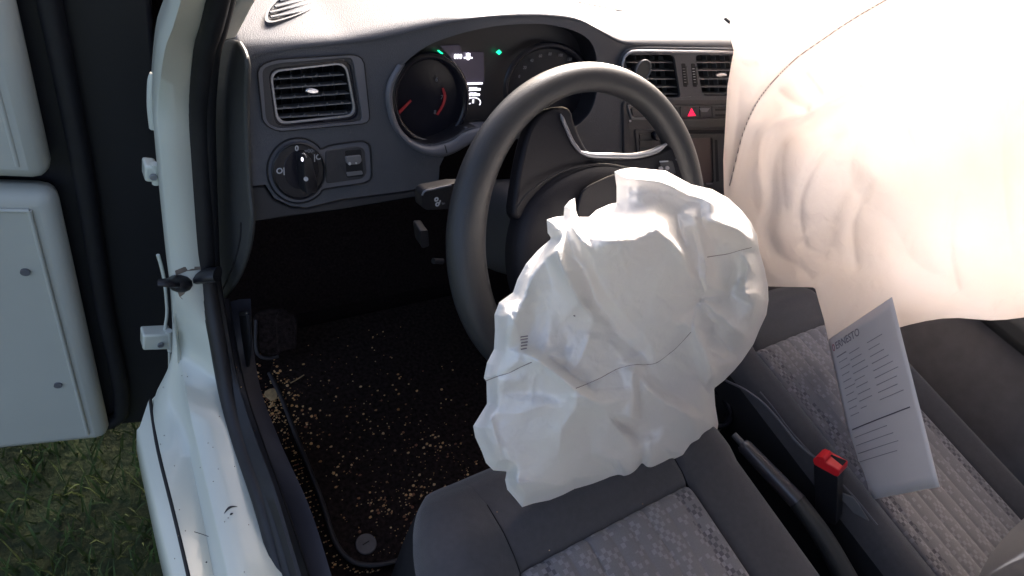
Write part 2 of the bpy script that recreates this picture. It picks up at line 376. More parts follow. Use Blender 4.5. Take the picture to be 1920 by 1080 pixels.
jamb = loft('door_aperture', [spline(A3b + np.array([.02, .02, -.01]), n), AA, mid, BB, BB * .8 + CC * .2 + np.array([0, .001, .001]), CC, CC * .6 + DD * .4 + np.array([0, 0, .002]), DD, DD + np.array([0, .004, -.012])], M['paint'], car, sharp=75)
# outer sill ledge: from the valley to the shut line, then the rocker strip
g_px = [(284, 745), (290, 790), (301, 850), (330, 965), (357, 1080), (375, 1170)]
v_px = [(335, 745), (347, 790), (362, 850), (383, 965), (404, 1080), (425, 1170)]
o_px = [(262, 800), (272, 850), (284, 905), (303, 990), (325, 1080), (350, 1170)]
G = spline([onZ(p, .272) for p in g_px], 40); Vv = spline([onZ(p, .268) for p in v_px], 40)
O = spline([onZ(p, .262) for p in o_px], 40)
G2 = G + np.array([-.0035, -.0, -.004])
loft('rocker_strip', [G2 + np.array([.001, 0, -.02]), G2, O, O + np.array([-.004, 0, -.006]), O + np.array([-.008, 0, -.05]), O + np.array([0.03, 0, -.3])], M['paint'], car, sharp=50)
tube('shut_line_seal', G + np.array([-.0018, 0, -.0045]), .0022, M['rubber'], car, 8)
# seals: two rubber ridges running round the aperture
off1 = [(9, 0)] * 15
def seal_curve(dx0, x):
    out = []
    for k, p in enumerate(A_px):
        out.append(onX((p[0] + dx0[k], p[1] + dx0[k] * (.0 if k < 8 else -.35)), x))
    return spline(out, 90)
tube('door_seal', seal_curve([14, 14, 13, 12, 11, 10, 9, 8, 8, 9, 10, 10, 11, 12, 12], -.394), .0105, M['rubber'], car, 12)
tube('inner_door_seal', seal_curve([26, 27, 26, 26, 26, 24, 21, 19, 18, 19, 20, 22, 25, 28, 30], -.386), .0095, M['rubber'], car, 12)
s_out = seal_curve([4] * 15, -.399); s_in = seal_curve([34, 34, 33, 33, 34, 32, 30, 28, 27, 28, 30, 32, 36, 40, 42], -.384)
loft('seal_carrier', [s_out + np.array([0, .012, -.004]), s_in + np.array([0, .012, -.006]), s_in + np.array([.004, .015, -.004])], M['rubber'], car)
# marks on the sill paint
def scuff(pts, r, z=.286, name='scuff'):
    c = spline([onZ(p, z) for p in pts], 14); tube(name, c, np.interp(np.linspace(0, 1, 14), [0, .5, 1], [.0002, r, .0002]), M['scuff'], car, 6, flat=.5)
def on_jamb(p):      # nearest sight-line hit on the jamb mesh
    d = Vector(ray(*p)); d.normalize(); ok, loc, nn, i = jamb.ray_cast(jamb.matrix_world.inverted() @ Vector(CAM), d)
    return np.array(jamb.matrix_world @ loc) + np.array([0, -.0003, .0006]) if ok else onZ(p, .286)
bpy.context.view_layer.update()
for pts, r in (([(420, 963), (428, 953), (436, 950), (445, 950)], .0016), ([(431, 966), (433, 964), (437, 962)], .0016)):
    c = spline([on_jamb(p) for p in pts], 10); tube('scuff_mark', c, np.interp(np.linspace(0, 1, 10), [0, .5, 1], [.0002, r, .0002]), M['scuff'], car, 6)
c = spline([onZ(p, .2765) for p in ((364, 997), (377, 1001), (391, 1006))], 10); tube('scratch', c, .0004, M['scuff'], car, 5)
def speck(p, z, r):
    c = onZ(p, z); return tube('dirt_speck', [c - np.array([0, 0, r * .3]), c, c + np.array([0, 0, r * .5])], [r, r, r * .4], M['scuff'], car, 7)
for p, r in (((303, 918), .0016), ((307, 913), .0014), ((333, 1010), .0013), ((334, 1034), .0014), ((319, 1033), .0009), ((340, 1055), .0012), ((325, 990), .0008), ((300, 926), .001)): speck(p, .2625, r)
for p, r in (((387, 1054), .001), ((332, 788), .0011)): speck(p, .275, r)

random.seed(21)
for _ in range(34):
    p = (random.uniform(300, 520), random.uniform(690, 1075)); q_ = on_jamb(p)
    if q_[0] < -.405 and q_[2] < .36: tube('dirt_speck', [q_ - np.array([0, 0, .0004]), q_, q_ + np.array([0, 0, .0005])], [.0006, .0006, .0003], M['stainedge'], car, 6)
# door check strap, hinges
Yj = .245
strap = [onY(p, y) for p, y in (((404, 519), .20), ((375, 521), .20), ((350, 524), .20), ((333, 527), .205), ((320, 530), .24), ((300, 528), .27), ((270, 530), .30))]
strap3 = spline([onX(p, x) for p, x in (((408, 514), -.388), ((390, 516), -.397), ((372, 519), -.404), ((350, 523), -.415), ((334, 528), -.428), ((318, 530), -.440), ((296, 530), -.452))], 24)
ck = thing('door_check_strap', 'black door check strap crossing the white pillar', 'door check strap', tuple(strap3[12]))
tube('strap_arm', strap3, np.interp(np.linspace(0, 1, 24), [0, .55, .7, 1], [.012, .0115, .010, .005]), M['black'], ck, 10, flat=.6)
tube('rubber_gaiter', strap3[13:19] + np.array([0, -.004, 0]), [.009, .013, .014, .013, .010, .006], M['rubber'], ck, 12, flat=.8)
# ---- grime around strap (a thin smear of sealer with its own shape)
for poly in ([(328, 508), (345, 501), (378, 500), (378, 506), (350, 509), (330, 517)], [(336, 541), (352, 536), (347, 548), (342, 562), (336, 556), (333, 548)]):
    c = np.array([on_jamb(p) for p in poly]); mesh('grime_smear', np.vstack([c, c + np.array([.0, .0008, -.0004])]), [tuple(range(6)), (0, 1, 7, 6), (1, 2, 8, 7), (2, 3, 9, 8), (3, 4, 10, 9), (4, 5, 11, 10), (5, 0, 6, 11)], M['stainedge'], car)

# interior pillar trim and dash end cap
pl = [onX(p, -.375) for p in [(446, -40), (440, 10), (428, 45), (414, 82)]]; pr_ = [onX(p, -.36) for p in [(505, -40), (476, 4), (458, 38), (441, 70)]]
loft('pillar_trim', [spline(pl, 16) + np.array([-.01, 0.02, 0]), spline(pl, 16), spline((np.array(pl) + np.array(pr_)) / 2, 16) + np.array([-.003, -.004, .003]), spline(pr_, 16), spline(pr_, 16) + np.array([.01, .03, 0])], M['trim'], car)

wing = []
for y, zt_, xo in ((.50, .70, 0), (.8, .70, .0), (1.2, .66, .02), (1.5, .58, .08), (1.65, .40, .2)):
    wing.append([(-.47 + xo, y, -.12), (-.48 + xo, y, .2), (-.47 + xo, y, .55), (-.43 + xo, y, zt_ - .02), (-.38 + xo, y, zt_), (.33, y, zt_ + .03), (1.05 - xo, y, zt_), (1.13 - xo, y, .5), (1.13 - xo, y, -.12)])
loft('bonnet_and_wings', wing, M['paint'], car, sharp=60)
# cowl beyond the dash top
box('windscreen_cowl', (.36, .50, .764), (1.5, .12, .03), M['brown'], car, .004)

# ================================================================== OPEN DRIVER'S DOOR (seen edge-on at the far left)
door = thing('driver_door', "open white driver's door hinged ahead of the pillar, seen from its inner side", 'car door', (-.48, .36, -.1))
hx = np.array([-.455, .40, 0]); dd_ = np.array([-.975, .22, 0]); dd_ /= np.linalg.norm(dd_); dn = np.array([dd_[1], -dd_[0], 0]); dn = -dn if dn[1] > 0 else dn
def dp(u, z, o=0): return hx + dd_ * u + dn * o + np.array([0, 0, z])
def dpanel(name, u0, u1, z0, z1, o0, o1, m, bv=.008):
    P = [dp(u0, z0, o0), dp(u1, z0, o0), dp(u1, z1, o0), dp(u0, z1, o0)]; return prism(name, P, dn * (o1 - o0), m, door, bv, 3)
dpanel('outer_skin', -.02, 1.0, -.16, .78, -.09, -.06, M['paint'], .01)
dpanel('inner_frame', -.05, 1.0, -.14, 1.02, -.058, -.03, M['black'], .006)  # black runs on toward the pillar in place of the shadow gap there
tube('door_edge_seal', spline([dp(.055, 1.05, -.02), dp(.05, .8, -.02), dp(.045, .5, -.02), dp(.05, .2, -.02), dp(.05, -.05, -.02), dp(.09, -.12, -.02), dp(.3, -.14, -.02)], 50), .013, M['rubber'], door, 10)
dpanel('door_card', .075, .98, -.12, .455, -.028, .015, M['card'], .02)
dpanel('upper_door_card', .075, .98, .475, .80, -.028, .018, M['card'], .02)
dpanel('window_frame', .0, .05, .78, 1.12, -.055, -.025, M['black'], .004)
dpanel('mirror_cover', .03, .12, .80, 1.12, -.05, -.02, M['card'], .02)
for z0_, z1_ in ((-.09, .43), (.50, .77)):
    tube('card_bead', spline([dp(.105, z1_, .017), dp(.105, (z0_ + z1_) / 2, .017), dp(.105, z0_, .017)], 20), .003, M['card'], door, 8)
    tube('card_bead', spline([dp(.105, z1_, .017), dp(.5, z1_, .017), dp(.95, z1_, .017)], 20), .003, M['card'], door, 8)
for z_ in (.06, .32, .60): tube('card_clip', [dp(.128, z_, .012), dp(.128, z_, .0185)], .006, M['slat'], door, 14)
def hinge(px0, y):
    P = [onY(p, y) for p in px0]
    h = prism('hinge', P, np.array([0, .02, 0]), M['paint'], door, .003, 3)
    c = (P[1] + P[2]) / 2 + np.array([-.003, .004, 0]); zz = (P[1][2] - P[2][2]) * .62
    tube('hinge_pin', [c + np.array([0, 0, zz]), c - np.array([0, 0, zz])], .0045, M['paint'], h, 14)
    b_ = P[0] * .45 + P[2] * .55 + np.array([0, -.001, 0]); tube('hinge_bolt', [b_, b_ + np.array([0, -.003, 0])], .0042, M['satin'], h, 6); return h
hinge([(272, 312), (297, 314), (299, 344), (272, 342)], .27)
hinge([(268, 630), (322, 627), (326, 656), (268, 658)], .25)
for pts, y, r in (([(296, 478), (302, 498), (308, 525), (312, 560), (313, 590), (308, 622)], .26, .0022), ([(318, 660), (318, 700), (314, 726), (300, 738), (286, 752), (284, 765)], .25, .0022),
               ([(290, 140), (286, 155), (285, 200), (289, 240)], .27, .005)):
    tube('sheet_edge', spline([onY(p, y) for p in pts], 20), r, M['paint'], car, 8)

# ================================================================== DASHBOARD
dash = thing('dashboard', 'dark grey plastic dashboard with vents, light switch and instrument binnacle', 'dashboard', (.3, .35, .58))
ridge_px = [(452, 140), (459, 118), (480, 107), (560, 92), (690, 78), (760, 64), (835, 47), (920, 33), (1010, 28), (1080, 37), (1128, 62), (1160, 80), (1200, 86), (1300, 90), (1400, 95), (1500, 105)]
ridge = spline([onF(p) for p in ridge_px], 90)
# openings
clus_px = spline([(735, 190), (739, 155), (760, 118), (800, 87), (850, 67), (905, 53), (960, 46), (1015, 45), (1065, 54), (1098, 69), (1114, 90), (1120, 120), (1121, 160), (1112, 200), (1095, 225), (1068, 240), (1000, 240), (930, 238), (885, 240), (868, 247), (850, 259), (825, 269), (800, 271), (772, 262), (748, 235)], 110, True)
clus = np.array([onF(p) for p in clus_px])
vent_px = rr([(502, 129), (656, 110), (676, 224), (516, 240)], 7, 22)
vent = np.array([onF(p) for p in vent_px])
cvl_px = rr([(1170, 103), (1264, 103), (1277, 183), (1190, 183)], 6, 9); cvr_px = rr([(1303, 103), (1440, 105), (1445, 180), (1318, 180)], 6, 9)
cvl = np.array([onF(p) for p in cvl_px]); cvr = np.array([onF(p) for p in cvr_px])
low_px = [(1500, 400), (1360, 430), (1165, 440), (985, 430), (978, 262), (930, 255), (880, 268), (850, 280), (833, 294), (824, 312), (822, 347), (760, 358), (690, 367), (640, 373), (612, 380), (575, 389), (545, 386), (515, 372), (498, 346), (462, 350), (458, 250), (455, 200)]
outer = np.vstack([ridge, [onF(p) for p in low_px]])
face = holed('dash_face', outer, [clus, vent, cvl, cvr], FN * .004, M['dash'], dash)
# the top: rolls over the ridge and runs to the windscreen
r0 = ridge; zt = np.interp(r0[:, 0], [-.36, -.25, -.12, .08, .18, .6], [.762, .769, .791, .791, .768, .765])
def top(dy, k, zz=None): return np.stack([r0[:, 0], r0[:, 1] + dy, r0[:, 2] + (zt - r0[:, 2]) * k], 1)
flat1 = top(.10, 1.0); flat2 = top(.2, 1.0)
back = np.stack([r0[:, 0], np.full(len(r0), .64), np.full(len(r0), .772)], 1)
loft('dash_top', [r0, top(.003, .42), top(.0075, .72), top(.015, .90), top(.035, .985), flat1, flat2, flat2 * .5 + back * .5, back], M['dash'], dash, sharp=0, thick=.004, off=0)
# passenger side continuation hidden behind the bag
box('passenger_dash', (.80, .36, .66), (.50, .26, .22), M['dash'], dash, .03)
# seam of the passenger top pad
sm = spline([onZ(p, z) for p, z in (((1085, 4), .784), ((1130, 13), .774), ((1200, 26), .7668), ((1270, 40), .7665), ((1330, 53), .7665), ((1352, 63), .7663), ((1375, 78), .766))], 40)
tube('top_pad_seam', sm, .0009, M['black'], dash, 6)
tube('top_pad_notch', [onZ((1360, 36), .768), onZ((1372, 46), .768)], .004, M['void'], dash, 8)
# end cap
cap_px = [(412, 78), (441, 75), (458, 110), (459, 150), (458, 215), (464, 350), (470, 415), (463, 470), (446, 520), (424, 552), (411, 560), (398, 500), (392, 400), (386, 300), (384, 200), (394, 120)]
capo = np.array([onX(p, -.362) for p in spline(cap_px, 60, True)])
prism('dash_end_cap', capo, (.006, 0, 0), M['cap'], dash, .003, 3)
tube('end_cap_groove', spline([onX(p, -.3625) for p in [(452, 418), (450, 450), (440, 490), (428, 520), (416, 545)]], 20), .0012, M['void'], dash, 6)
# cluster bezel: pale lip following the lower left of the opening
lipo = spline([onF(p, -.002) for p in [(745, 120), (726, 155), (723, 190), (733, 232), (757, 265), (790, 287), (828, 294), (858, 284), (885, 268), (925, 254), (975, 250)]], 50)
lipi = spline([onF(p, .001) for p in [(758, 120), (739, 155), (735, 190), (747, 234), (771, 261), (800, 272), (826, 270), (851, 260), (869, 247), (905, 237), (975, 236)]], 50)
lm = (lipo + lipi) / 2 - FN * .006
loft('binnacle_lip', [lipo, lipo * .7 + lm * .3 - FN * .003, lm, lipi * .7 + lm * .3 - FN * .002, lipi, lipi + FN * .02], M['frame'], dash, sharp=70)
tube('lip_joint', [onF((834, 272), -.007), onF((838, 286), -.0065), onF((839, 293), -.003)], .0006, M['void'], dash, 5)
btn = prism('trip_button', [onF(p, .004) for p in rr([(872, 240), (910, 236), (905, 252), (870, 254)], 4, 3)], FN * .006, M['frame'], dash, .001)
# lower dash strip and underside
st_px = [(461, 353), (497, 349), (514, 375), (545, 389), (577, 392), (613, 383), (642, 376), (690, 370), (760, 361), (823, 350), (840, 352), (842, 362), (800, 366), (740, 376), (640, 393), (540, 406), (470, 417), (465, 385)]
prism('knee_panel', [onF(p, .008) for p in st_px], FN * .012, M['dash_low'], dash, .002)
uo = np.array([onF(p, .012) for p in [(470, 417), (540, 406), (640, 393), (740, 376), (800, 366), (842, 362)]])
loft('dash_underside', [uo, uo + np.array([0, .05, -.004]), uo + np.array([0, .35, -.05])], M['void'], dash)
cg = np.array([[.0, .0, .0]])

# ---- driver's vent
def slat_bar(name, a, b, depth, th, m, parent):
    a = np.array(a); b = np.array(b); up = np.cross(FN, b - a); up /= np.linalg.norm(up); up = up if up[2] > 0 else -up
    V = [a - up * th, a + up * th, a + up * th * .6 + FN * depth, a - up * th * .6 + FN * depth, b - up * th, b + up * th, b + up * th * .6 + FN * depth, b - up * th * .6 + FN * depth]
    return mesh(name, V, [(0, 1, 5, 4), (1, 2, 6, 5), (2, 3, 7, 6), (3, 0, 4, 7), (0, 3, 2, 1), (4, 5, 6, 7)], m, parent, smooth=False)
def ring3(name, outer_px, inner_px, o, depth, m, parent, bv=.001):
    return holed(name, [onF(p, o) for p in outer_px], [[onF(p, o) for p in inner_px]], FN * depth, m, parent, bv)
v_out = rr([(482, 126), (512, 112), (665, 102), (682, 110), (694, 226), (684, 232), (520, 247), (493, 232)], 5, 16)
v_in = rr([(491, 128), (517, 119), (655, 107), (662, 112), (680, 224), (672, 228), (520, 242), (499, 229)], 5, 14)
ring3('vent_surround', v_out, v_in, -.003, .006, M['frame'], dash, .0015)
plate_px = rr([(487, 128), (515, 115), (662, 104), (676, 111), (690, 222), (680, 229), (521, 245), (497, 232)], 5, 15)
ring3('vent_plate', plate_px, vent_px, -.0008, .003, M['dash_low'], dash, .0008)
gro = spline([onF(p, -.0028) for p in v_out], 80, True); tube('vent_groove', gro, .0008, M['void'], dash, 5, closed=True)
air = cavity('air_vent', vent + FN * .003, FN * .05, M['void'], dash, .9)
chr_in = rr([(510, 136), (647, 120), (665, 215), (523, 230)], 7, 20); chr_o = rr([(505, 132), (651, 116), (671, 219), (519, 235)], 7, 22)
ring3('vent_gloss_rim', rr([(499, 126), (658, 108), (679, 226), (514, 242)], 7, 24), chr_o, .002, .012, M['gloss'], air)
ring3('vent_rim', chr_o, chr_in, .004, .003, M['satin'], air, .0005)
L5 = [((509, 149), (645, 140)), ((504, 167), (650, 157)), ((506, 186), (655, 175)), ((509, 205), (661, 193)), ((519, 221), (665, 212))]
for a, b in L5: slat_bar('slat', onF(a, .008), onF(b, .008), .014, .0007, M['slat'], air)
for k in range(7):
    x0 = 528 + k * 20; slat_bar('vane', onF((x0 - 4, 128 - k * 2), .024), onF((x0 + 4, 236 - k * 2), .024), .012, .0004, M['black'], air)
for j, (a, b) in enumerate(L5):     # little notches that guide the cross vanes
    for k in range(5):
        f_ = (k + .5 + .12 * j) / 5.6; p = (a[0] + (b[0] - a[0]) * f_, a[1] + (b[1] - a[1]) * f_)
        c = onF(p, .0075); mesh('slat_notch', [c - np.array([.0016, 0, 0]), c + np.array([.0016, 0, 0]), c + np.array([0, 0, .0035]), c + FN * .004 + np.array([0, 0, .001])], [(0, 1, 2), (0, 2, 3), (1, 3, 2), (0, 3, 1)], M['slat'], air, smooth=False)
tb = spline([onF(p, .0035) for p in [(572, 171), (580, 166), (592, 167), (600, 172), (592, 177), (580, 176)]], 18, True)
prism('vent_tab', tb, FN * .006, M['chrome'], air, .0015)
prism('vent_wheel_slot', [onF(p, -.0016) for p in rr([(667, 139), (678, 138), (686, 187), (675, 188)], 4, 3)], FN * .004, M['void'], dash, 0)
wr = tube('vent_wheel', [onF((672, 150), .004), onF((680, 182), .004)], .006, M['black'], dash, 16, flat=.6)
prism('vent_wheel_mark', [onF(p, -.0018) for p in rr([(676, 186), (682, 185), (684, 191), (678, 192)], 3, 2)], FN * .001, M['slat'], dash, 0)

# ---- headlamp switch with dimmer
sc_, srx, sry = (559, 320), 57, 60
def ell(c, rx, ry, n=48, a0=0, a1=2 * math.pi, skew=0): return [(c[0] + rx * math.cos(a), c[1] + ry * math.sin(a)) for a in np.linspace(a0, a1, n, endpoint=False)]
sw_o = []
for a in np.linspace(math.radians(36), math.radians(318), 46): sw_o.append((559 + 58 * math.cos(a), 320 + 61 * math.sin(a)))
sw_o = sw_o + [(622, 272), (672, 265), (686, 267), (694, 277), (697, 325), (694, 337), (680, 344), (625, 352)]
sw_o = sw_o[::-1]
swx = cavity
hs = prism('light_switch', [onF(p, -.0005) for p in sw_o], FN * .004, M['frame'], dash, .0015, 3)
tube('switch_groove', spline([onF(p, -.0006) for p in np.array(sw_o)], 120, True), .0011, M['void'], hs, 6, closed=True)
prism('dimmer_panel', [onF(p, -.0016) for p in rr([(610, 283), (672, 274), (684, 280), (688, 326), (680, 335), (612, 345)], 4, 6)], FN * .003, M['dash_low'], hs, .001)
prism('switch_dial', [onF(p, -.004) for p in ell((560, 321), 49, 52)], FN * .005, M['black'], hs, .002, 3)
prism('dial_recess', [onF(p, -.0043) for p in ell((565, 318), 33, 37)], FN * .002, M['gloss'], hs, .0005)
tube('dial_rim', [onF(p, -.0042) for p in ell((560, 321), 49, 52, 60)], .0012, M['black'], hs, 6, closed=True)
kn = np.array([onF(p, -.004) for p in spline([(556, 288), (564, 284), (572, 286), (577, 300), (583, 325), (587, 350), (580, 354), (564, 355), (560, 340), (557, 312)], 36, True)])
kc = kn.mean(0); kt = (kn - kc) * np.array([.8, .8, .94]) + kc - FN * .017
loft('switch_knob', [kn, kn * .5 + ((kn - kc) * .97 + kc - FN * .017) * .5, (kn - kc) * .93 + kc - FN * .015, kt], M['black'], hs, closed=True, cap=True, sharp=50)
tube('knob_edge', spline([onF(p, -.018) for p in [(566, 288), (572, 290), (577, 307), (581, 330), (584, 348)]], 20), .0008, M['chrome'], hs, 6)
xF = onF((600, 320)) - onF((560, 324)); yF = onF((560, 290)) - onF((561, 320))
def sym(s, p, size, m, o=-.0046, bold=.0002, par=hs): return text('symbol', s, onF(p, o), xF, yF, size, m, par, .0001, bold)
sym('0', (553, 283), .0085, M['sym']); sym('=00=', (571, 287), .006, M['symdim']); sym('|O', (588, 300), .009, M['sym']); sym('O|', (518, 326), .009, M['sym'])
prism('knob_mark', [onF(p, -.0225) for p in ell((567, 299), 2, 4, 10)], FN * .001, M['white_em'], hs, 0)
prism('knob_mark', [onF(p, -.0225) for p in ell((574, 336), 4.2, 4.2, 12)], FN * .001, M['sym'], hs, 0)
prism('dimmer_slot', [onF(p, -.0019) for p in rr([(647, 283), (677, 280), (682, 330), (650, 333)], 4, 3)], FN * .001, M['void'], hs, 0)
prism('dimmer_frame_low', [onF(p, -.0023) for p in rr([(649, 323), (679, 320), (681, 327), (651, 331)], 3, 2)], FN * .001, M['slat'], hs, .0003)
prism('dimmer_roller', [onF(p, -.0040) for p in rr([(648, 294), (677, 291), (679, 302), (674, 308), (655, 310), (650, 306)], 3, 2)], FN * .004, M['slat'], hs, .001)
prism('roller_mark', [onF(p, -.0045) for p in ell((656, 307), 2.6, 3, 10)], FN * .001, M['sym'], hs, 0)
prism('roller_mark', [onF(p, -.0045) for p in ell((668, 306), 1.8, 1.8, 10)], FN * .001, M['sym'], hs, 0)

# ---- instrument cluster
IC = .034
ic = prism('instrument_cluster', (clus - clus.mean(0)) * 1.03 + clus.mean(0) + FN * IC, FN * .004, M['black'], dash, 0)
wallc = loft('binnacle_wall', [clus + FN * .002, clus + FN * (IC + .001)], M['black'], dash, closed=True)
def gauge(c, rx, ry):
    g_ = prism('gauge', [onF(p, IC - .004) for p in ell(c, rx * .93, ry * .93, 60)], FN * .003, M['gloss'], dash, 0)
    tube('gauge_ring', [onF(p, IC - .012) for p in ell(c, rx * .97, ry * .97, 70)], .003, M['gloss'], g_, 8, closed=True, flat=1.6)
    return g_
g1 = gauge((806, 186), 70, 84); g2 = gauge((1030, 170), 84, 88)
prism('needle', [onF(p, IC - .008) for p in [(742, 214), (770, 187), (772, 190), (746, 218)]], FN * .001, M['needle'], g1, 0)
prism('red_band', [onF(p, IC - .006) for p in list(spline([(832, 165), (837, 180), (833, 197), (822, 216)], 12)) + list(spline([(818, 215), (829, 196), (832, 181), (829, 166)], 12))], FN * .001, M['needle'], g1, 0)
for p, s in (((816, 153), '6'), ((826, 186), '7'), ((813, 214), '8')): text('numeral', s, onF(p, IC - .007), xF, yF, .0075, M['symdim'], g1)
for k in range(9):
    a = math.radians(200 + k * 17); p = (1030 + 62 * math.cos(a), 168 + 64 * math.sin(a)); text('numeral', str(20 * k), onF(p, IC - .007), xF, yF, .006, M['symdim'], g2)
disp = prism('display_pane', [onF(p, IC - .003) for p in [(826, 86), (862, 84), (866, 97), (907, 98), (908, 155), (870, 156), (858, 125), (842, 104)]], FN * .002, M['panel_em'], dash, 0)
text('speed_digits', '090', onF((851, 110), IC - .006), xF, yF, .0080, M['white_em'], disp, .0001, .0003)
for q in (ell((878, 106), 4, 7, 14), [(870, 107), (886, 107), (886, 110), (870, 110)], [(874, 100), (882, 100), (882, 102), (874, 102)]):
    prism('car_symbol', [onF(p, IC - .006) for p in q], FN * .0005, M['white_em'], disp, 0)
prism('display_bar', [onF(p, IC - .006) for p in [(870, 155.5), (905, 154.5), (905, 158), (870, 159)]], FN * .0005, M['white_em'], disp, 0)
for s, p, z in (('2080km', (879, 170), .0058), ('04705km', (875, 180), .0056), ('L', (877, 195), .0085), ('E', (885, 193), .006)):
    text('trip_readout', s, onF(p, IC - .006), xF, yF, z, M['white_em'], disp, .0001, .0003)
tube('fuel_curve', spline([onF(p, IC - .006) for p in [(878, 184), (890, 183), (898, 186), (901, 192), (899, 197)]], 12), .0007, M['white_em'], disp, 5)
prism('indicator_lamp', [onF(p, IC - .006) for p in [(820, 95), (823, 94), (831, 100), (829, 103)]], FN * .0005, M['green_em'], dash, 0)
prism('indicator_lamp', [onF(p, IC - .006) for p in [(930, 98), (936, 93), (941, 98), (936, 103)]], FN * .0005, M['green_em'], dash, 0)
# ---- windscreen demister grille on the dash top
ZT = .7665
dv_px = spline([(497, 38), (499, 22), (510, 6), (530, -8), (565, -12), (584, -8), (590, 4), (583, 16), (560, 27), (530, 37), (508, 42)], 60, True)
dvo = np.array([onZ(p, ZT + .004) for p in dv_px]); dc = dvo.mean(0); dvi = (dvo - dc) * .88 + dc
dg = holed('demister_grille', dvo, [dvi], (0, 0, -.006), M['dash'], dash, .0015)
mesh('grille_well', np.vstack([dvi + np.array([0, 0, -.0032]), [dc + np.array([0, 0, -.0032])]]), [(i, (i + 1) % 60, 60) for i in range(60)], M['void'], dg, smooth=False)
for a, b in (((500, 25), (586, 5)), ((503, 33), (573, 20)), ((510, 14), (590, -4)), ((521, 2), (580, -10))):
    A_, B_ = onZ(a, ZT + .003), onZ(b, ZT + .003)
    pts = [A_ + (B_ - A_) * t for t in np.linspace(.06, .94, 8)]
    tube('grille_bar', pts, .0017, M['dash'], dg, 6, flat=.8)

# ================================================================== CENTRE STACK (part of the dashboard)
ob = rr([(1158, 128), (1172, 93), (1200, 88), (1470, 92), (1475, 190), (1300, 190), (1200, 192)], 6, 18)
ring_h = [[onF(p, -.004) for p in cvl_px], [onF(p, -.004) for p in cvr_px]]
holed('centre_vent_surround', [onF(p, -.004) for p in ob], ring_h, FN * .004, M['dash'], dash, .0015)
tube('centre_vent_trim', spline([onF(p, -.006) for p in [(1166, 150), (1168, 115), (1178, 100), (1200, 96), (1300, 97), (1440, 99)]], 50), .0022, M['satin'], dash, 8)
for lp, xs, n_tab in ((cvl, (1180, 1266), 0), (cvr, (1312, 1425), 1)):
    av = cavity('air_vent', lp + FN * .003, FN * .05, M['void'], dash, .95)
    for k, y in enumerate((117, 132, 148, 163, 176)):
        dx = (y - 103) * .16
        slat_bar('slat', onF((xs[0] - 8 + dx, y), .006), onF((xs[1] + dx * .9, y + (0 if n_tab else 0)), .006), .014, .0009, M['slat'], av)
    for k in range(5):
        x0 = xs[0] + 12 + k * 17; slat_bar('vane', onF((x0, 106), .024), onF((x0 + 8, 180), .024), .01, .0006, M['slat'], av)
    if n_tab: prism('vent_tab', spline([onF(p, .002) for p in [(1343, 141), (1352, 137), (1362, 138), (1364, 142), (1354, 144), (1345, 144)]], 16, True), FN * .006, M['chrome'], av, .001)
for x in (1282, 1300):
    prism('vent_wheel_slot', [onF(p, -.0046) for p in rr([(x - 4, 119), (x + 3, 119), (x + 7, 163), (x, 163)], 3, 2)], FN * .003, M['void'], dash, 0)
    w_ = tube('vent_wheel', [onF((x, 126), -.001), onF((x + 4, 157), -.001)], .0052, M['black'], dash, 12)
    for k in range(6): tube('wheel_rib', [onF((x - 2 + k * .6, 129 + k * 5), -.0062), onF((x + 2 + k * .6, 129 + k * 5), -.0062)], .0006, M['satin'] if x > 1290 and k < 5 else M['slat'], w_, 4)
# phone mount disc
dk = onF((1206, 133), -.018); du = frame_from(-FN)
disc = [dk + .0155 * (math.cos(a) * du[0] + math.sin(a) * du[1]) for a in np.linspace(0, 2 * math.pi, 48, endpoint=False)]
ph = thing('phone_mount', 'round grey magnetic phone mount clipped to the centre air vent', 'phone holder', tuple(dk))
prism('mount_disc', disc, FN * .005, M['cap'], ph, .0015, 3); tube('mount_rim', [d - FN * .0002 for d in disc], .0011, M['slat'], ph, 6, closed=True)
tube('mount_stem', [dk + FN * .004, dk + FN * .02], .006, M['black'], ph, 12)
# fascia below the vents
cs = prism('centre_fascia', [onF(p, -.003) for p in rr([(1168, 190), (1470, 188), (1500, 420), (1172, 430)], 3, 6)], FN * .01, M['dash_low'], dash, .002)
prism('fascia_panel', [onF(p, -.0042) for p in rr([(1250, 187), (1460, 187), (1462, 196), (1250, 196)], 3, 2)], FN * .003, M['dash_low'], cs, .001)
prism('button_strip', [onF(p, -.005) for p in rr([(1262, 198), (1460, 197), (1462, 221), (1266, 223)], 3, 3)], FN * .004, M['cap'], cs, .001)
for x in (1284, 1313, 1336): prism('button', [onF(p, -.0062) for p in rr([(x - 1 if x > 1290 else x - 8, 200), (x + 20 if x > 1290 else x + 26, 199), (x + 21 if x > 1290 else x + 27, 219), (x - 8 if x < 1290 else x, 220)], 3, 2)], FN * .003, M['dash_low'], cs, .0006)
tri = [onF(p, -.0070) for p in [(1297, 203), (1305, 217), (1290, 218)]]; trc = np.mean(tri, 0)
holed('hazard_triangle', tri, [[trc + (q - trc) * .25 for q in tri]], FN * .0008, M['red_em'], cs)
prism('button_symbol', [onF(p, -.0066) for p in [(1311, 203), (1331, 203), (1326, 210), (1316, 210)]], FN * .0005, M['symdim'], cs, 0)
for y in (204, 214): prism('slot', [onF(p, -.0066) for p in [(1341, y), (1420, y - 1), (1420, y + 3), (1342, y + 4)]], FN * .0005, M['void'], cs, 0)
prism('ledge', [onF(p, -.010) for p in rr([(1268, 224), (1465, 222), (1468, 238), (1272, 241)], 3, 3)], FN * .008, M['cap'], cs, .002)
prism('dark_gap', [onF(p, -.0048) for p in [(1275, 244), (1465, 242), (1466, 250), (1276, 251)]], FN * .002, M['void'], cs, 0)
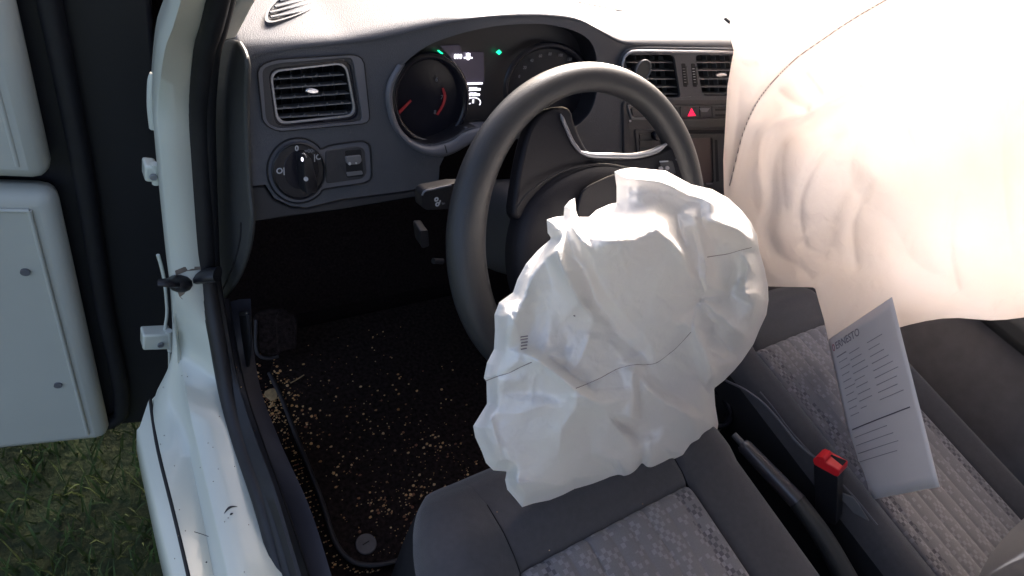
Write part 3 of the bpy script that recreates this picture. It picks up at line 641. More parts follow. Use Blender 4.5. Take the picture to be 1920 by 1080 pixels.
ro = [(1284, 252), (1352, 251), (1355, 350), (1300, 352)]; rd = rr([(1288, 260), (1336, 258), (1338, 343), (1300, 345)], 4, 5)
holed('radio_frame', [onF(p, -.006) for p in ro], [[onF(p, -.006) for p in rd]], FN * .004, M['cap'], cs, .001)
prism('radio_screen', [onF(p, -.0035) for p in rd], FN * .002, M['brown'], cs, 0)  # brown base colour stands in for a reflection on the display
prism('radio_side', [onF(p, -.0062) for p in rr([(1340, 262), (1345, 262), (1348, 340), (1343, 341)], 3, 1)], FN * .001, M['void'], cs, 0)
prism('fascia_logo', [onF(p, -.0064) for p in [(1324, 344), (1336, 343), (1336, 345.5), (1325, 346.5)]], FN * .0005, M['symdim'], cs, 0)
# left column of the fascia seen through the wheel
holed('side_button_frame', [onF(p, -.0052) for p in rr([(1176, 197), (1240, 197), (1242, 225), (1184, 225)], 4, 5)], [[onF(p, -.0052) for p in rr([(1181, 201), (1236, 201), (1238, 221), (1187, 221)], 4, 4)]], FN * .003, M['slat'], cs, .0008)
prism('side_button', [onF(p, -.0046) for p in rr([(1183, 203), (1206, 203), (1208, 219), (1188, 219)], 3, 2)], FN * .002, M['dash_low'], cs, .0006)
prism('side_button', [onF(p, -.0046) for p in rr([(1208, 203), (1234, 203), (1236, 219), (1210, 219)], 3, 2)], FN * .002, M['dash_low'], cs, .0006)
holed('lower_button_frame', [onF(p, -.0052) for p in rr([(1191, 243), (1244, 242), (1248, 300), (1196, 300)], 4, 4)], [[onF(p, -.0052) for p in rr([(1196, 247), (1240, 246), (1243, 296), (1200, 296)], 4, 3)]], FN * .003, M['dash_low'], cs, .0008)
for y in (252, 264, 276): prism('lower_button', [onF(p, -.0046) for p in rr([(1199, y), (1224, y - 1), (1225, y + 9), (1200, y + 10)], 3, 2)], FN * .002, M['cap'], cs, .0006)
prism('fascia_knob', [onF(p, -.012) for p in ell((1234, 257), 7, 8, 20)], FN * .01, M['gloss'], cs, .002, 3)
prism('fascia_screw', [onF(p, -.0055) for p in ell((1182, 227), 2.2, 2, 10)], FN * .001, M['satin'], cs, 0)

# ================================================================== STEERING COLUMN, STALKS
column = thing('steering_column', 'dark plastic steering column shroud behind the wheel', 'steering column', (0, .12, .60))
ring = []
for s, (w, h) in zip(np.linspace(.015, .20, 8), [(.055, .048), (.062, .055), (.066, .060), (.066, .062), (.066, .062), (.064, .06), (.062, .06), (.06, .058)]):
    c = WC - WN * s * 1.05 + np.array([-.012, 0, -.0])
    ring.append([c + WX * (w * np.sign(math.cos(a)) * abs(math.cos(a)) ** .5) + WU * (h * np.sign(math.sin(a)) * abs(math.sin(a)) ** .5) for a in np.linspace(0, 2 * math.pi, 40, endpoint=False)])
loft('column_shroud', ring, M['dash_low'], column, closed=True, cap=True)
sh = np.array(ring[0]); 
def stalk(nm, label, pts, prof, m):
    t_ = thing(nm, label, 'stalk', tuple(pts[0])); return t_
s_out_px = [(789, 372), (790, 360), (797, 354), (848, 344), (880, 344), (880, 392), (845, 392), (800, 394), (790, 388)]
st_ = thing('indicator_stalk', 'black indicator stalk with pale symbols left of the wheel rim', 'indicator stalk', tuple(onY((850, 370), .075)))
so_ = np.array([onY(p, .075) for p in rr(s_out_px, 4, 5)]); prism('stalk_body', so_, (0, .014, -.004), M['black'], st_, .004, 4)
tube('stalk_highlight_edge', spline([onY(p, .0735) for p in [(792, 366), (797, 358), (815, 354), (846, 347)]], 16), .0013, M['frame'], st_, 6)
for s, p, z in (('o', (814, 378), .010), ('o', (816, 387), .010), ('/', (822, 384), .013), ('*', (828, 388), .010)): text('symbol', s, onY(p, .0735), xF, yF, z, M['sym'], st_, .0001, .0004)
lv = thing('column_lever', 'small dark column release lever below the indicator stalk', 'lever', tuple(onY((800, 465), .10)))
prism('lever_body', [onY(p, .10) for p in rr([(787, 433), (803, 432), (805, 462), (791, 466)], 4, 4)], (0, .02, 0), M['black'], lv, .002)
tube('lever_tip', [onY((812, 489), .10), onY((830, 490), .10)], .004, M['black'], lv, 10)

# ================================================================== STEERING WHEEL
sw = thing('steering_wheel', 'dark grey steering wheel turned over, with silver trimmed spokes', 'steering wheel', tuple(WC))
N = 160; Rr = .1855; rings = []
for i in range(N):
    a = 2 * math.pi * i / N; deg = math.degrees(a)
    wr_ = .0165 + .0065 * math.exp(-(((deg - 185) + 180) % 360 - 180) ** 2 / (2 * 38 ** 2)) + .003 * math.exp(-(((deg - 25) + 180) % 360 - 180) ** 2 / (2 * 20 ** 2))
    rad = WX * math.cos(a) + WU * math.sin(a); c = WC + rad * (Rr - (wr_ - .0165) * .6)
    rings.append([c + rad * wr_ * math.cos(b) + WN * .0175 * math.sin(b) for b in np.linspace(0, 2 * math.pi, 24, endpoint=False)])
rings.append(rings[0])
rim = recalc(loft('rim', rings, M['wheel'], sw, closed=True, sharp=0))
def wseg(px, o): return [onW(p, o) for p in px]
spA = spline([(968, 262), (985, 225), (1015, 205), (1050, 203), (1060, 232), (1080, 275), (1100, 300), (1085, 335), (1010, 380), (950, 410), (952, 340)], 50, True)
spB = spline([(1075, 282), (1110, 294), (1190, 293), (1238, 275), (1262, 262), (1285, 290), (1302, 340), (1300, 380), (1270, 360), (1215, 350), (1120, 330), (1072, 310)], 50, True)
prism('spoke', wseg(spA, -.012), WN * .018, M['wheel_dark'], sw, .005, 3)
prism('spoke', wseg(spB, -.012), WN * .018, M['wheel_dark'], sw, .005, 3)
lp = [WC - WN * .012 + .06 * (WX * math.cos(a) + WU * math.sin(a)) for a in np.radians([250, 290])] + [WC - WN * .012 + .178 * (WX * math.cos(a) + WU * math.sin(a)) for a in np.radians([283, 275, 265, 257])]
prism('spoke', lp, WN * .014, M['wheel_dark'], sw, .004, 3)
def ribbon(name, path_px, w, o, m, par, taper=None):
    c = spline([onW(p, o) for p in path_px], 40); tube(name, c, np.array([w] * 40) * (taper if taper is not None else 1), m, par, 10, flat=.7)
ribbon('spoke_trim', [(1086, 284), (1108, 291), (1150, 292), (1190, 292), (1225, 284), (1249, 270)], .0042, .008, M['satin'], sw, np.interp(np.linspace(0, 1, 40), [0, .1, .9, 1], [.5, 1, 1.1, .5]))
ribbon('spoke_trim', [(1051, 214), (1062, 240), (1074, 266), (1088, 285)], .003, .008, M['frame'], sw, np.interp(np.linspace(0, 1, 40), [0, .1, .9, 1], [.4, 1, 1, .8]))
# hub: domed cover with a split line and a torn open lid
hub_px = spline([(1170, 312), (1100, 303), (1050, 316), (1005, 343), (968, 385), (950, 440), (948, 500), (962, 560), (1000, 610), (1080, 640), (1170, 620), (1230, 560), (1262, 480), (1262, 400), (1232, 338)], 64, True)
hb = np.array([onW(p, -.01) for p in hub_px]); hc = hb.mean(0); dome = []
for s, z in ((1, 0), (1.0, .012), (.985, .019), (.95, .025), (.88, .030), (.75, .035), (.55, .038), (.3, .040), (.02, .041)): dome.append((hb - hc) * s + hc + WN * z)
recalc(loft('hub_cover', dome, M['wheel_dark'], sw, closed=True, sharp=50))
tube('hub_split_line', spline([onW(p, .014) for p in [(968, 392), (990, 362), (1030, 333), (1075, 315), (1110, 309), (1150, 311), (1180, 320)]], 40), .0013, M['void'], sw, 6)
lid = spline([(1083, 376), (1092, 355), (1120, 338), (1156, 326), (1160, 345), (1160, 380), (1140, 400), (1095, 412), (1080, 405)], 40, True)
prism('torn_cover_flap', [onW(p, .030) for p in lid], WN * .004, M['wheel_dark'], sw, .0015)
prism('wheel_button_pod', wseg(rr([(1232, 302), (1256, 301), (1262, 326), (1236, 326)], 4, 4), .004), WN * .005, M['black'], sw, .001)
prism('button_edge', wseg([(1236, 302), (1252, 301), (1252, 303.5), (1236, 304.5)], .0095), WN * .001, M['satin'], sw, 0)
for p in ((1238, 316), (1250, 315)): prism('wheel_button', wseg(ell(p, 4, 4, 14), .009), WN * .0015, M['symdim'], sw, .0004)
for px_ in ([(1262, 296), (1275, 310), (1284, 335)],): ribbon('spoke_recess', px_, .006, .001, M['frame'], sw)

# ================================================================== CLOTH BAGS
def poly_sdf(P, poly):
    """distance to polygon boundary, inside mask, nearest boundary point"""
    x, y = P[:, 0], P[:, 1]; inside = np.zeros(len(P), bool); best = np.full(len(P), 1e9); near = P.copy(); m = len(poly)
    for i in range(m):
        a, b = poly[i], poly[(i + 1) % m]; e = b - a
        cond = ((a[1] > y) != (b[1] > y)) & (x < (b[0] - a[0]) * (y - a[1]) / (b[1] - a[1] + 1e-12) + a[0]); inside ^= cond
        t_ = np.clip(((P - a) @ e) / (e @ e + 1e-12), 0, 1); q = a + t_[:, None] * e; d = np.linalg.norm(P - q, axis=1); k = d < best
        best[k] = d[k]; near[k] = q[k]
    return best, inside, near
def fold(P, pts, amp, wl, wr, e0=.15, e1=.15, kind='ridge'):
    """height of one crease: pts polyline; wl/wr widths (px) left and right of its direction"""
    C = spline(pts, max(8, int(len(pts) * 8))); best = np.full(len(P), 1e9); sd = np.zeros(len(P)); tt = np.zeros(len(P)); m = len(C)
    for i in range(m - 1):
        a, b = C[i], C[i + 1]; e = b - a; le = np.linalg.norm(e) + 1e-9; t_ = ((P - a) @ e) / le ** 2; tc = np.clip(t_, 0, 1); q = a + tc[:, None] * e
        d = np.linalg.norm(P - q, axis=1); k = d < best; best[k] = d[k]
        s = (P[:, 0] - a[0]) * e[1] - (P[:, 1] - a[1]) * e[0]; sd[k] = np.sign(s[k]); tt[k] = (i + tc[k]) / (m - 1)
    env = np.clip(tt / max(e0, 1e-3), 0, 1) * np.clip((1 - tt) / max(e1, 1e-3), 0, 1); env = env * env * (3 - 2 * env) if e0 > 0 or e1 > 0 else 1
    w = np.where(sd > 0, wr, wl)       # sd>0: right-hand side when walking down the picture
    if kind == 'ridge': h = np.exp(-(np.sqrt(best ** 2 + 2.0) - 1.4) / w)
    elif kind == 'soft': h = np.exp(-(best / w) ** 2)
    elif kind == 'step': h = np.where(sd > 0, np.exp(-(best / wr) ** 1.2), 1 * np.exp(-(best / wl) ** 2)) * np.where(sd > 0, -1, 1) * np.clip(best / 3.0, 0, 1)
    return amp * env * h
def vnoise(P, s, seed):
    r = np.random.default_rng(seed).random((64, 64)); x = P[:, 0] / s % 64; y = P[:, 1] / s % 64; i = x.astype(int); j = y.astype(int); fx = x - i; fy = y - j
    fx = fx * fx * (3 - 2 * fx); fy = fy * fy * (3 - 2 * fy); i1 = (i + 1) % 64; j1 = (j + 1) % 64
    return (r[i, j] * (1 - fx) + r[i1, j] * fx) * (1 - fy) + (r[i, j1] * (1 - fx) + r[i1, j1] * fx) * fy - .5
def ridged(P, s, seed, warp=1.0):
    Q = P + warp * s * np.stack([vnoise(P, s * 1.3, seed + 1), vnoise(P, s * 1.3, seed + 2)], 1)
    return 1 - 2 * np.abs(vnoise(Q, s, seed)) / .5 - .5
def cloth_sheet(name, poly, n_, p0, hfun, step, H, D, back, material, parent):
    n_ = np.asarray(n_, float); n_ /= np.linalg.norm(n_); lo = poly.min(0) - step; hi = poly.max(0) + step
    nx = int((hi[0] - lo[0]) / step) + 2; ny = int((hi[1] - lo[1]) / step) + 2
    gx, gy = np.meshgrid(np.arange(nx), np.arange(ny)); G_ = np.stack([lo[0] + gx.ravel() * step, lo[1] + gy.ravel() * step], 1)
    d, ins, near = poly_sdf(G_, poly); ii = ins.reshape(ny, nx)
    cell = ii[:-1, :-1] | ii[1:, :-1] | ii[:-1, 1:] | ii[1:, 1:]
    used = np.zeros((ny, nx), bool); used[:-1, :-1] |= cell; used[1:, :-1] |= cell; used[:-1, 1:] |= cell; used[1:, 1:] |= cell
    out = used.ravel() & ~ins; P2 = G_.copy(); P2[out] = near[out]; d = d.copy(); d[out] = 0
    idm = -np.ones(nx * ny, int); sel = np.where(used.ravel())[0]; idm[sel] = np.arange(len(sel)); P2 = P2[sel]; d = d[sel]; bd = out[sel]
    q = np.clip(d / D, 0, 1); pil = np.sqrt(np.clip(1 - (1 - q) ** 2, 0, 1)); fade = np.clip(d / 24.0, 0, 1); fade = fade * fade * (3 - 2 * fade)
    h = H * pil + hfun(P2) * fade
    dirs = np.stack([(P2[:, 0] - 960) / FPX, (P2[:, 1] - 540) / FPX, np.ones(len(P2))], 1) @ ROT
    t_ = ((np.asarray(p0) - CAM) @ n_) / (dirs @ n_); B = CAM + dirs * t_[:, None]; u = dirs / np.linalg.norm(dirs, axis=1)[:, None]
    front = B - u * h[:, None]; bk = B + u * (back * pil + .004 * vnoise(P2, 30, 5) * fade)[:, None]
    nv = len(sel); bid = np.where(bd, np.arange(nv), np.arange(nv) + nv); V_ = np.vstack([front, bk]); F_ = []
    cy, cx = np.where(cell); a = idm[cy * nx + cx]; b = idm[cy * nx + cx + 1]; c = idm[(cy + 1) * nx + cx + 1]; e = idm[(cy + 1) * nx + cx]
    F1 = np.stack([a, e, c, b], 1); F2 = np.stack([bid[a], bid[b], bid[c], bid[e]], 1)
    allb = bd[a] & bd[b] & bd[c] & bd[e]; F2 = F2[~allb]
    me = bpy.data.meshes.new(name); me.from_pydata(V_.tolist(), [], np.vstack([F1, F2]).tolist()); me.update(); me.validate(); me.shade_smooth(); me.materials.append(material)
    o = link(bpy.data.objects.new(name, me), parent)
    bm = bmesh.new(); bm.from_mesh(me); bmesh.ops.dissolve_degenerate(bm, edges=bm.edges, dist=1e-6)
    loose = [v for v in bm.verts if not v.link_faces]; bmesh.ops.delete(bm, geom=loose, context='VERTS'); bm.to_mesh(me); bm.free()
    def surf(pts, lift=.0008):      # 3D points on the front of the cloth
        P_ = np.asarray(pts, float); dd, _, _ = poly_sdf(P_, poly); q_ = np.clip(dd / D, 0, 1); f_ = np.clip(dd / 24., 0, 1); f_ = f_ * f_ * (3 - 2 * f_)
        hh = H * np.sqrt(np.clip(1 - (1 - q_) ** 2, 0, 1)) + hfun(P_) * f_ + lift
        dr = np.stack([(P_[:, 0] - 960) / FPX, (P_[:, 1] - 540) / FPX, np.ones(len(P_))], 1) @ ROT; tt_ = ((np.asarray(p0) - CAM) @ n_) / (dr @ n_)
        return CAM + dr * tt_[:, None] - dr / np.linalg.norm(dr, axis=1)[:, None] * hh[:, None]
    return o, surf

bag = thing('airbag', 'crumpled off white deflated airbag hanging from the steering wheel', 'airbag', (0, -.08, .6))
sil = [(1152, 322), (1166, 317), (1186, 314), (1215, 317), (1248, 320), (1272, 333), (1296, 346), (1335, 355), (1366, 372), (1392, 396), (1408, 417), (1419, 440), (1424, 470), (1434, 505), (1440, 535), (1441, 563), (1437, 590), (1424, 618), (1413, 645), (1392, 676), (1376, 695), (1357, 714), (1339, 728), (1341, 760), (1347, 795), (1342, 822), (1331, 852), (1315, 868),
       (1290, 874), (1262, 882), (1238, 888), (1212, 898), (1190, 902), (1172, 907), (1145, 909), (1110, 914), (1078, 917), (1056, 929), (1030, 938), (1000, 944), (979, 951), (966, 935), (951, 918), (947, 900), (950, 884), (925, 882), (911, 868), (903, 846), (891, 820), (887, 799), (900, 778), (913, 757), (912, 715), (907, 709), (913, 680), (926, 655), (928, 620), (927, 590), (936, 567), (962, 548), (970, 524), (986, 495), (1008, 470), (1034, 447), (1027, 437), (1025, 412), (1040, 407), (1057, 405), (1058, 388), (1067, 377), (1078, 371), (1080, 395), (1084, 407), (1104, 407), (1118, 394), (1140, 384), (1156, 380), (1156, 350)]
sil = np.array(sil, float); silr = []
for i in range(len(sil)):      # light smoothing of the outline without losing the corners
    a, b = sil[i], sil[(i + 1) % len(sil)]; silr += [a, a * .5 + b * .5]
silr = np.array(silr)
FOLDS = [
    # pts, amp(m), wl, wr, e0, e1, kind      (left / right as seen walking down the picture: wr = left-hand side of screen)
    ([(1076, 372), (1080, 438), (1103, 468), (1121, 527), (1162, 583), (1208, 636)], .014, 38, 11, .0, .25, 'ridge'),
    ([(1030, 412), (1043, 464), (1055, 508), (1080, 561), (1112, 592), (1106, 630)], .010, 12, 30, .0, .2, 'ridge'),
    ([(1093, 490), (1130, 556), (1180, 610), (1224, 640)], -.009, 14, 16, .2, .3, 'soft'),
    ([(1100, 470), (1160, 440), (1215, 430), (1262, 430)], .010, 46, 40, .2, .2, 'soft'),
    ([(1238, 425), (1279, 476), (1307, 533), (1314, 561)], .011, 7, 34, .2, .05, 'ridge'),
    ([(1272, 392), (1290, 460), (1303, 510), (1316, 556)], .007, 6, 6, .2, .05, 'ridge'),
    ([(1268, 400), (1284, 462), (1300, 520), (1313, 556)], -.007, 5, 5, .2, .05, 'soft'),
    ([(1300, 400), (1313, 440), (1324, 500), (1325, 540), (1314, 562)], .009, 8, 7, .2, .05, 'ridge'),
    ([(1296, 420), (1308, 470), (1318, 520)], -.009, 6, 6, .3, .2, 'soft'),
    ([(1316, 372), (1316, 420), (1318, 470), (1322, 500)], -.010, 9, 7, .25, .2, 'soft'),
    ([(1314, 420), (1345, 420), (1380, 432), (1412, 444), (1425, 452)], .013, 11, 34, .15, .15, 'ridge'),
    ([(1330, 450), (1352, 470), (1385, 500), (1390, 560)], -.016, 26, 26, .15, .3, 'soft'),
    ([(1340, 560), (1352, 595), (1366, 620)], -.010, 16, 16, .2, .3, 'soft'),
    ([(1314, 561), (1345, 590), (1380, 618), (1408, 634)], .011, 8, 14, .05, .15, 'ridge'),
    ([(1392, 552), (1418, 550), (1438, 568)], .010, 10, 6, .2, .1, 'ridge'),
    ([(1414, 562), (1412, 590), (1409, 622)], .006, 4, 10, .2, .2, 'ridge'),
    ([(1398, 470), (1400, 520), (1392, 552)], .008, 14, 8, .3, .2, 'soft'),
    ([(1313, 561), (1301, 612), (1314, 650), (1332, 690), (1350, 714)], .010, 10, 8, .05, .1, 'ridge'),
    ([(1313, 561), (1296, 604), (1304, 640)], -.005, 4, 5, .1, .3, 'soft'),
    ([(1320, 640), (1336, 705), (1344, 770), (1338, 830)], .008, 6, 10, .2, .1, 'ridge'),
    ([(1310, 655), (1322, 720), (1330, 780), (1318, 840), (1325, 862)], -.006, 7, 7, .2, .1, 'soft'),
    ([(1313, 561), (1280, 575), (1250, 580)], .004, 5, 6, .05, .4, 'ridge'),
    ([(1313, 561), (1270, 556), (1235, 545)], .004, 5, 6, .05, .4, 'ridge'),
    ([(1340, 620), (1370, 660), (1390, 674)], -.006, 8, 8, .2, .2, 'soft'),
    ([(1330, 655), (1352, 668), (1378, 690)], .006, 6, 8, .2, .2, 'ridge'),
    ([(1166, 330), (1220, 333), (1275, 345), (1330, 372), (1380, 400)], .007, 10, 16, .2, .2, 'ridge'),
    ([(1180, 352), (1230, 350), (1280, 362)], -.005, 8, 8, .3, .3, 'soft'),
    ([(1170, 376), (1220, 362), (1270, 372), (1310, 398)], .006, 9, 9, .2, .2, 'ridge'),
    ([(1160, 340), (1185, 350), (1176, 372), (1160, 384)], -.006, 8, 8, .2, .2, 'soft'),
    ([(1060, 412), (1072, 440), (1090, 470)], -.008, 6, 6, .1, .3, 'soft'),
    ([(975, 545), (990, 505), (1012, 480)], -.004, 10, 10, .3, .3, 'soft'),
    ([(1010, 470), (1018, 520), (1040, 575), (1048, 620)], .005, 10, 12, .2, .3, 'soft'),
    ([(938, 575), (962, 600), (975, 640), (968, 670)], .007, 9, 9, .2, .2, 'ridge'),
    ([(990, 560), (1000, 600), (985, 640), (990, 664)], -.006, 10, 10, .2, .3, 'soft'),
    ([(944, 640), (952, 600), (968, 560)], .004, 6, 6, .2, .3, 'ridge'),
    ([(1030, 580), (1032, 620), (1020, 650)], .004, 8, 8, .2, .3, 'soft'),
    ([(1110, 620), (1094, 660), (1078, 690), (1064, 700)], .005, 5, 12, .2, .2, 'ridge'),
    ([(1060, 640), (1062, 670), (1055, 700)], -.005, 9, 9, .2, .3, 'soft'),
    ([(909, 712), (950, 690), (985, 668)], .006, 10, 10, .1, .2, 'soft'),
    ([(986, 661), (1030, 689), (1080, 728), (1121, 758), (1143, 777), (1175, 815), (1196, 850)], .013, 12, 60, .1, .2, 'ridge'),
    ([(1010, 664), (1052, 694), (1090, 716), (1110, 740)], -.007, 9, 9, .2, .3, 'soft'),
    ([(1184, 686), (1188, 745), (1184, 789)], .009, 8, 18, .15, .05, 'ridge'),
    ([(1148, 778), (1166, 786), (1186, 790)], .006, 4, 10, .1, .05, 'ridge'),
    ([(1150, 786), (1180, 806), (1215, 812), (1245, 800)], -.016, 14, 14, .15, .3, 'soft'),
    ([(1184, 689), (1215, 728), (1248, 754), (1300, 784), (1308, 812)], .008, 9, 14, .15, .2, 'ridge'),
    ([(1210, 692), (1240, 735), (1270, 760)], -.006, 9, 9, .2, .3, 'soft'),
    ([(1200, 680), (1222, 710), (1262, 744), (1300, 762)], .004, 6, 6, .2, .3, 'ridge'),
    ([(1238, 760), (1262, 740)], .004, 8, 8, .3, .3, 'soft'),
    ([(1080, 732), (1080, 765), (1055, 805), (1047, 860)], .010, 12, 60, .1, .3, 'ridge'),
    ([(912, 748), (924, 800), (942, 860), (956, 895), (968, 912)], .012, 45, 5, .05, .1, 'ridge'),
    ([(905, 790), (915, 845), (935, 880)], -.006, 7, 9, .2, .3, 'soft'),
    ([(893, 792), (910, 786), (922, 790)], .005, 6, 6, .2, .2, 'ridge'),
    ([(962, 905), (1010, 905), (1050, 910), (1078, 917)], .011, 26, 5, .05, .1, 'ridge'),
    ([(965, 907), (975, 930), (979, 948)], .005, 6, 6, .1, .1, 'ridge'),
    ([(920, 740), (980, 735), (1040, 742), (1075, 735)], -.006, 12, 12, .2, .3, 'soft'),
    ([(930, 720), (960, 712), (990, 716)], .004, 10, 10, .3, .3, 'soft'),
    ([(1100, 852), (1135, 848), (1160, 868), (1168, 895)], .007, 16, 10, .3, .1, 'ridge'),
    ([(1146, 862), (1156, 880), (1166, 896)], -.012, 7, 6, .2, .1, 'soft'),
    ([(1206, 850), (1203, 872), (1196, 896)], -.013, 6, 7, .2, .1, 'soft'),
    ([(1186, 840), (1184, 870), (1176, 902)], .007, 7, 6, .2, .1, 'ridge'),
    ([(1216, 800), (1220, 850), (1222, 896)], .006, 8, 5, .3, .1, 'ridge'),
    ([(1112, 764), (1150, 830), (1172, 870)], -.004, 18, 18, .3, .3, 'soft'),
    ([(1010, 862), (1080, 858), (1140, 852)], .003, 8, 10, .3, .3, 'ridge'),
    ([(1245, 815), (1280, 850), (1300, 872)], .003, 10, 10, .3, .2, 'ridge'),
    ([(1140, 640), (1165, 668), (1172, 690)], .004, 6, 8, .2, .2, 'ridge'),
    ([(1225, 640), (1200, 660), (1192, 684)], -.004, 8, 8, .2, .2, 'soft'),
    ([(1120, 450), (1170, 470), (1210, 455)], .005, 24, 24, .3, .3, 'soft'),
    ([(1120, 400), (1180, 392), (1240, 400)], -.005, 14, 14, .3, .3, 'soft'),
    # seams that pull the cloth in
    ([(910, 714), (954, 699), (986, 686)], -.003, 4, 4, .0, .1, 'ridge'),
    ([(1080, 728), (1127, 708), (1159, 691), (1190, 684), (1231, 680), (1269, 651), (1300, 618)], -.0035, 5, 5, .05, .1, 'ridge'),
    ([(1326, 482), (1364, 476), (1410, 464)], -.003, 4, 4, .1, .1, 'ridge'),
]
# the cloth's main planes: ridge and valley lines with heights in cm, creased where lines run
RIDGES = [
    [(1078, 384, 2.4), (1082, 440, 5), (1108, 470, 5.8), (1125, 530, 5.2), (1165, 585, 4.8), (1206, 634, 4)],
    [(1096, 500, 1.6), (1118, 565, 1.2), (1152, 616, 1.0), (1200, 662, 1.5)],
    [(1031, 416, 1.6), (1045, 465, 4.2), (1058, 510, 4.6), (1083, 562, 4.4), (1113, 592, 3.6), (1105, 625, 3)],
    [(1060, 424, 1.0), (1076, 482, 1.6), (1096, 500, 1.6)],
    [(1020, 478, 1.4), (1036, 545, 1.6), (1052, 605, 1.8), (1070, 645, 1.9)],
    [(988, 518, 2.8), (976, 575, 3.4), (958, 620, 3.4), (952, 655, 2.6)], [(1006, 548, 1.8), (1004, 610, 1.4), (984, 645, 1.8)],
    [(912, 716, 2.0), (950, 700, 3.0), (988, 664, 4), (1030, 689, 5), (1080, 728, 6.4), (1121, 758, 5.8), (1143, 777, 5.2), (1175, 815, 4.2), (1196, 850, 3)],
    [(1020, 664, 2.2), (1060, 692, 2.2), (1096, 716, 2.8), (1127, 708, 3.2), (1159, 691, 2.4), (1190, 684, 3.8)],
    [(1186, 696, 4.4), (1188, 746, 5.0), (1185, 787, 5.6), (1152, 776, 4.8)], [(1200, 706, 2.6), (1202, 760, 1.8), (1196, 796, 1.2), (1160, 792, 1.6)],
    [(1160, 794, 1.6), (1186, 814, 1.4), (1220, 812, 1.9), (1246, 798, 2.6)],
    [(1080, 730, 6.3), (1077, 771, 6.2), (1051, 809, 5.8), (1046, 858, 4.6)],
    [(922, 760, 2.4), (938, 830, 3.2), (964, 906, 4.6), (1010, 902, 4.6), (1052, 906, 3.8), (1078, 908, 2.8)],
    [(1100, 800, 3.4), (1110, 850, 2.4)], [(1130, 852, 3.2), (1160, 868, 3.4), (1168, 892, 2.2)], [(1146, 876, .6), (1152, 896, .4)],
    [(1204, 846, 2.2), (1203, 874, .6), (1200, 890, .4)], [(1226, 830, 3.2), (1226, 880, 2.4)], [(1184, 846, 3.2), (1182, 886, 2.0)],
    [(1302, 612, 4.6), (1332, 683, 5.2), (1345, 740, 4.0), (1343, 810, 3.0)], [(1296, 640, 3.0), (1312, 704, 2.0), (1320, 780, 1.6), (1312, 840, 1.4)],
    [(1188, 690, 4.0), (1215, 728, 4.4), (1248, 754, 4.4), (1302, 788, 4.2), (1308, 815, 3.0)], [(1214, 692, 2.4), (1240, 726, 2.2), (1276, 750, 2.2)],
    [(1236, 430, 6.6), (1280, 476, 6.6), (1307, 533, 4.8), (1314, 561, 1.6)], [(1268, 404, 3.4), (1290, 456, 2.8), (1304, 512, 2.6), (1314, 556, 1.5)],
    [(1302, 400, 4.6), (1314, 436, 5.2), (1325, 500, 5.2), (1325, 536, 4.0), (1315, 558, 1.8)], [(1318, 420, 3.6), (1334, 452, 1.6), (1345, 500, 1.0)],
    [(1320, 414, 5.0), (1345, 418, 5.8), (1382, 430, 5.8), (1414, 450, 3.8)], [(1345, 446, 2.0), (1384, 470, 1.6), (1392, 520, 1.0), (1368, 552, .8)],
    [(1402, 500, 3.0), (1396, 552, 4.4), (1420, 556, 3.6), (1434, 566, 2.4)], [(1413, 572, 3.8), (1410, 606, 3.2)],
    [(1315, 563, 2.0), (1346, 590, 4.2), (1380, 618, 4.6), (1406, 634, 2.6)], [(1340, 600, 2.2), (1352, 640, 1.6), (1380, 662, 1.6)], [(1314, 620, 3.8), (1344, 656, 3.0), (1376, 684, 2.2)],
    [(1105, 440, 4.4), (1140, 452, 6.4), (1190, 448, 6.8), (1236, 430, 6.6)], [(1120, 410, 2.6), (1160, 400, 3.4), (1215, 396, 4.0), (1268, 402, 3.6)],
    [(1162, 336, 1.0), (1172, 372, 1.6)], [(1170, 328, 2.0), (1220, 336, 3.0), (1280, 352, 3.6), (1330, 376, 4.0), (1380, 402, 3.2)], [(1190, 364, 1.8), (1240, 360, 2.2), (1290, 378, 2.6)],
    [(1180, 520, 5.8), (1232, 556, 5.4), (1262, 600, 4.6)], [(1250, 500, 6.2), (1284, 540, 4.8)], [(1286, 584, 3.2), (1300, 572, 2.2)],
    [(944, 650, 2.0), (940, 600, 2.0)], [(1078, 640, 2.6), (1066, 676, 3.2), (1058, 684, 2.6)], [(1104, 640, 3.4), (1090, 668, 3.6), (1080, 700, 3.2)], [(1140, 660, 2.6), (1150, 684, 2.4)],
    [(1250, 650, 3.4), (1230, 672, 3.2)], [(1270, 820, 2.2), (1288, 858, 2.2)], [(900, 800, 1.6), (920, 800, 2.4)], [(1000, 760, 4.6), (985, 830, 4.0)], [(940, 740, 3.0), (1010, 728, 4.2)],
]
from mathutils.geometry import delaunay_2d_cdt
cv = []; ce = []; chh = {}
for L_ in RIDGES:
    for i, (x, y, h_) in enumerate(L_):
        chh[(round(x, 3), round(y, 3))] = h_
        if i: ce.append((len(cv) - 1, len(cv)))
        cv.append((x, y))
for p in np.array(silr)[::3]: chh[(round(float(p[0]), 3), round(float(p[1]), 3))] = .5; cv.append((float(p[0]), float(p[1])))
for p in ((700, 200), (1600, 200), (1600, 1100), (700, 1100)): chh[p] = 0; cv.append(p)
ov, oe, of, *_ = delaunay_2d_cdt([Vector(v) for v in cv], ce, [], 0, .5)
oh = []
for v in ov:
    k = min(chh, key=lambda q: (q[0] - v.x) ** 2 + (q[1] - v.y) ** 2); oh.append(chh[k])
OV = np.array([(v.x, v.y) for v in ov]); OH = np.array(oh) / 100
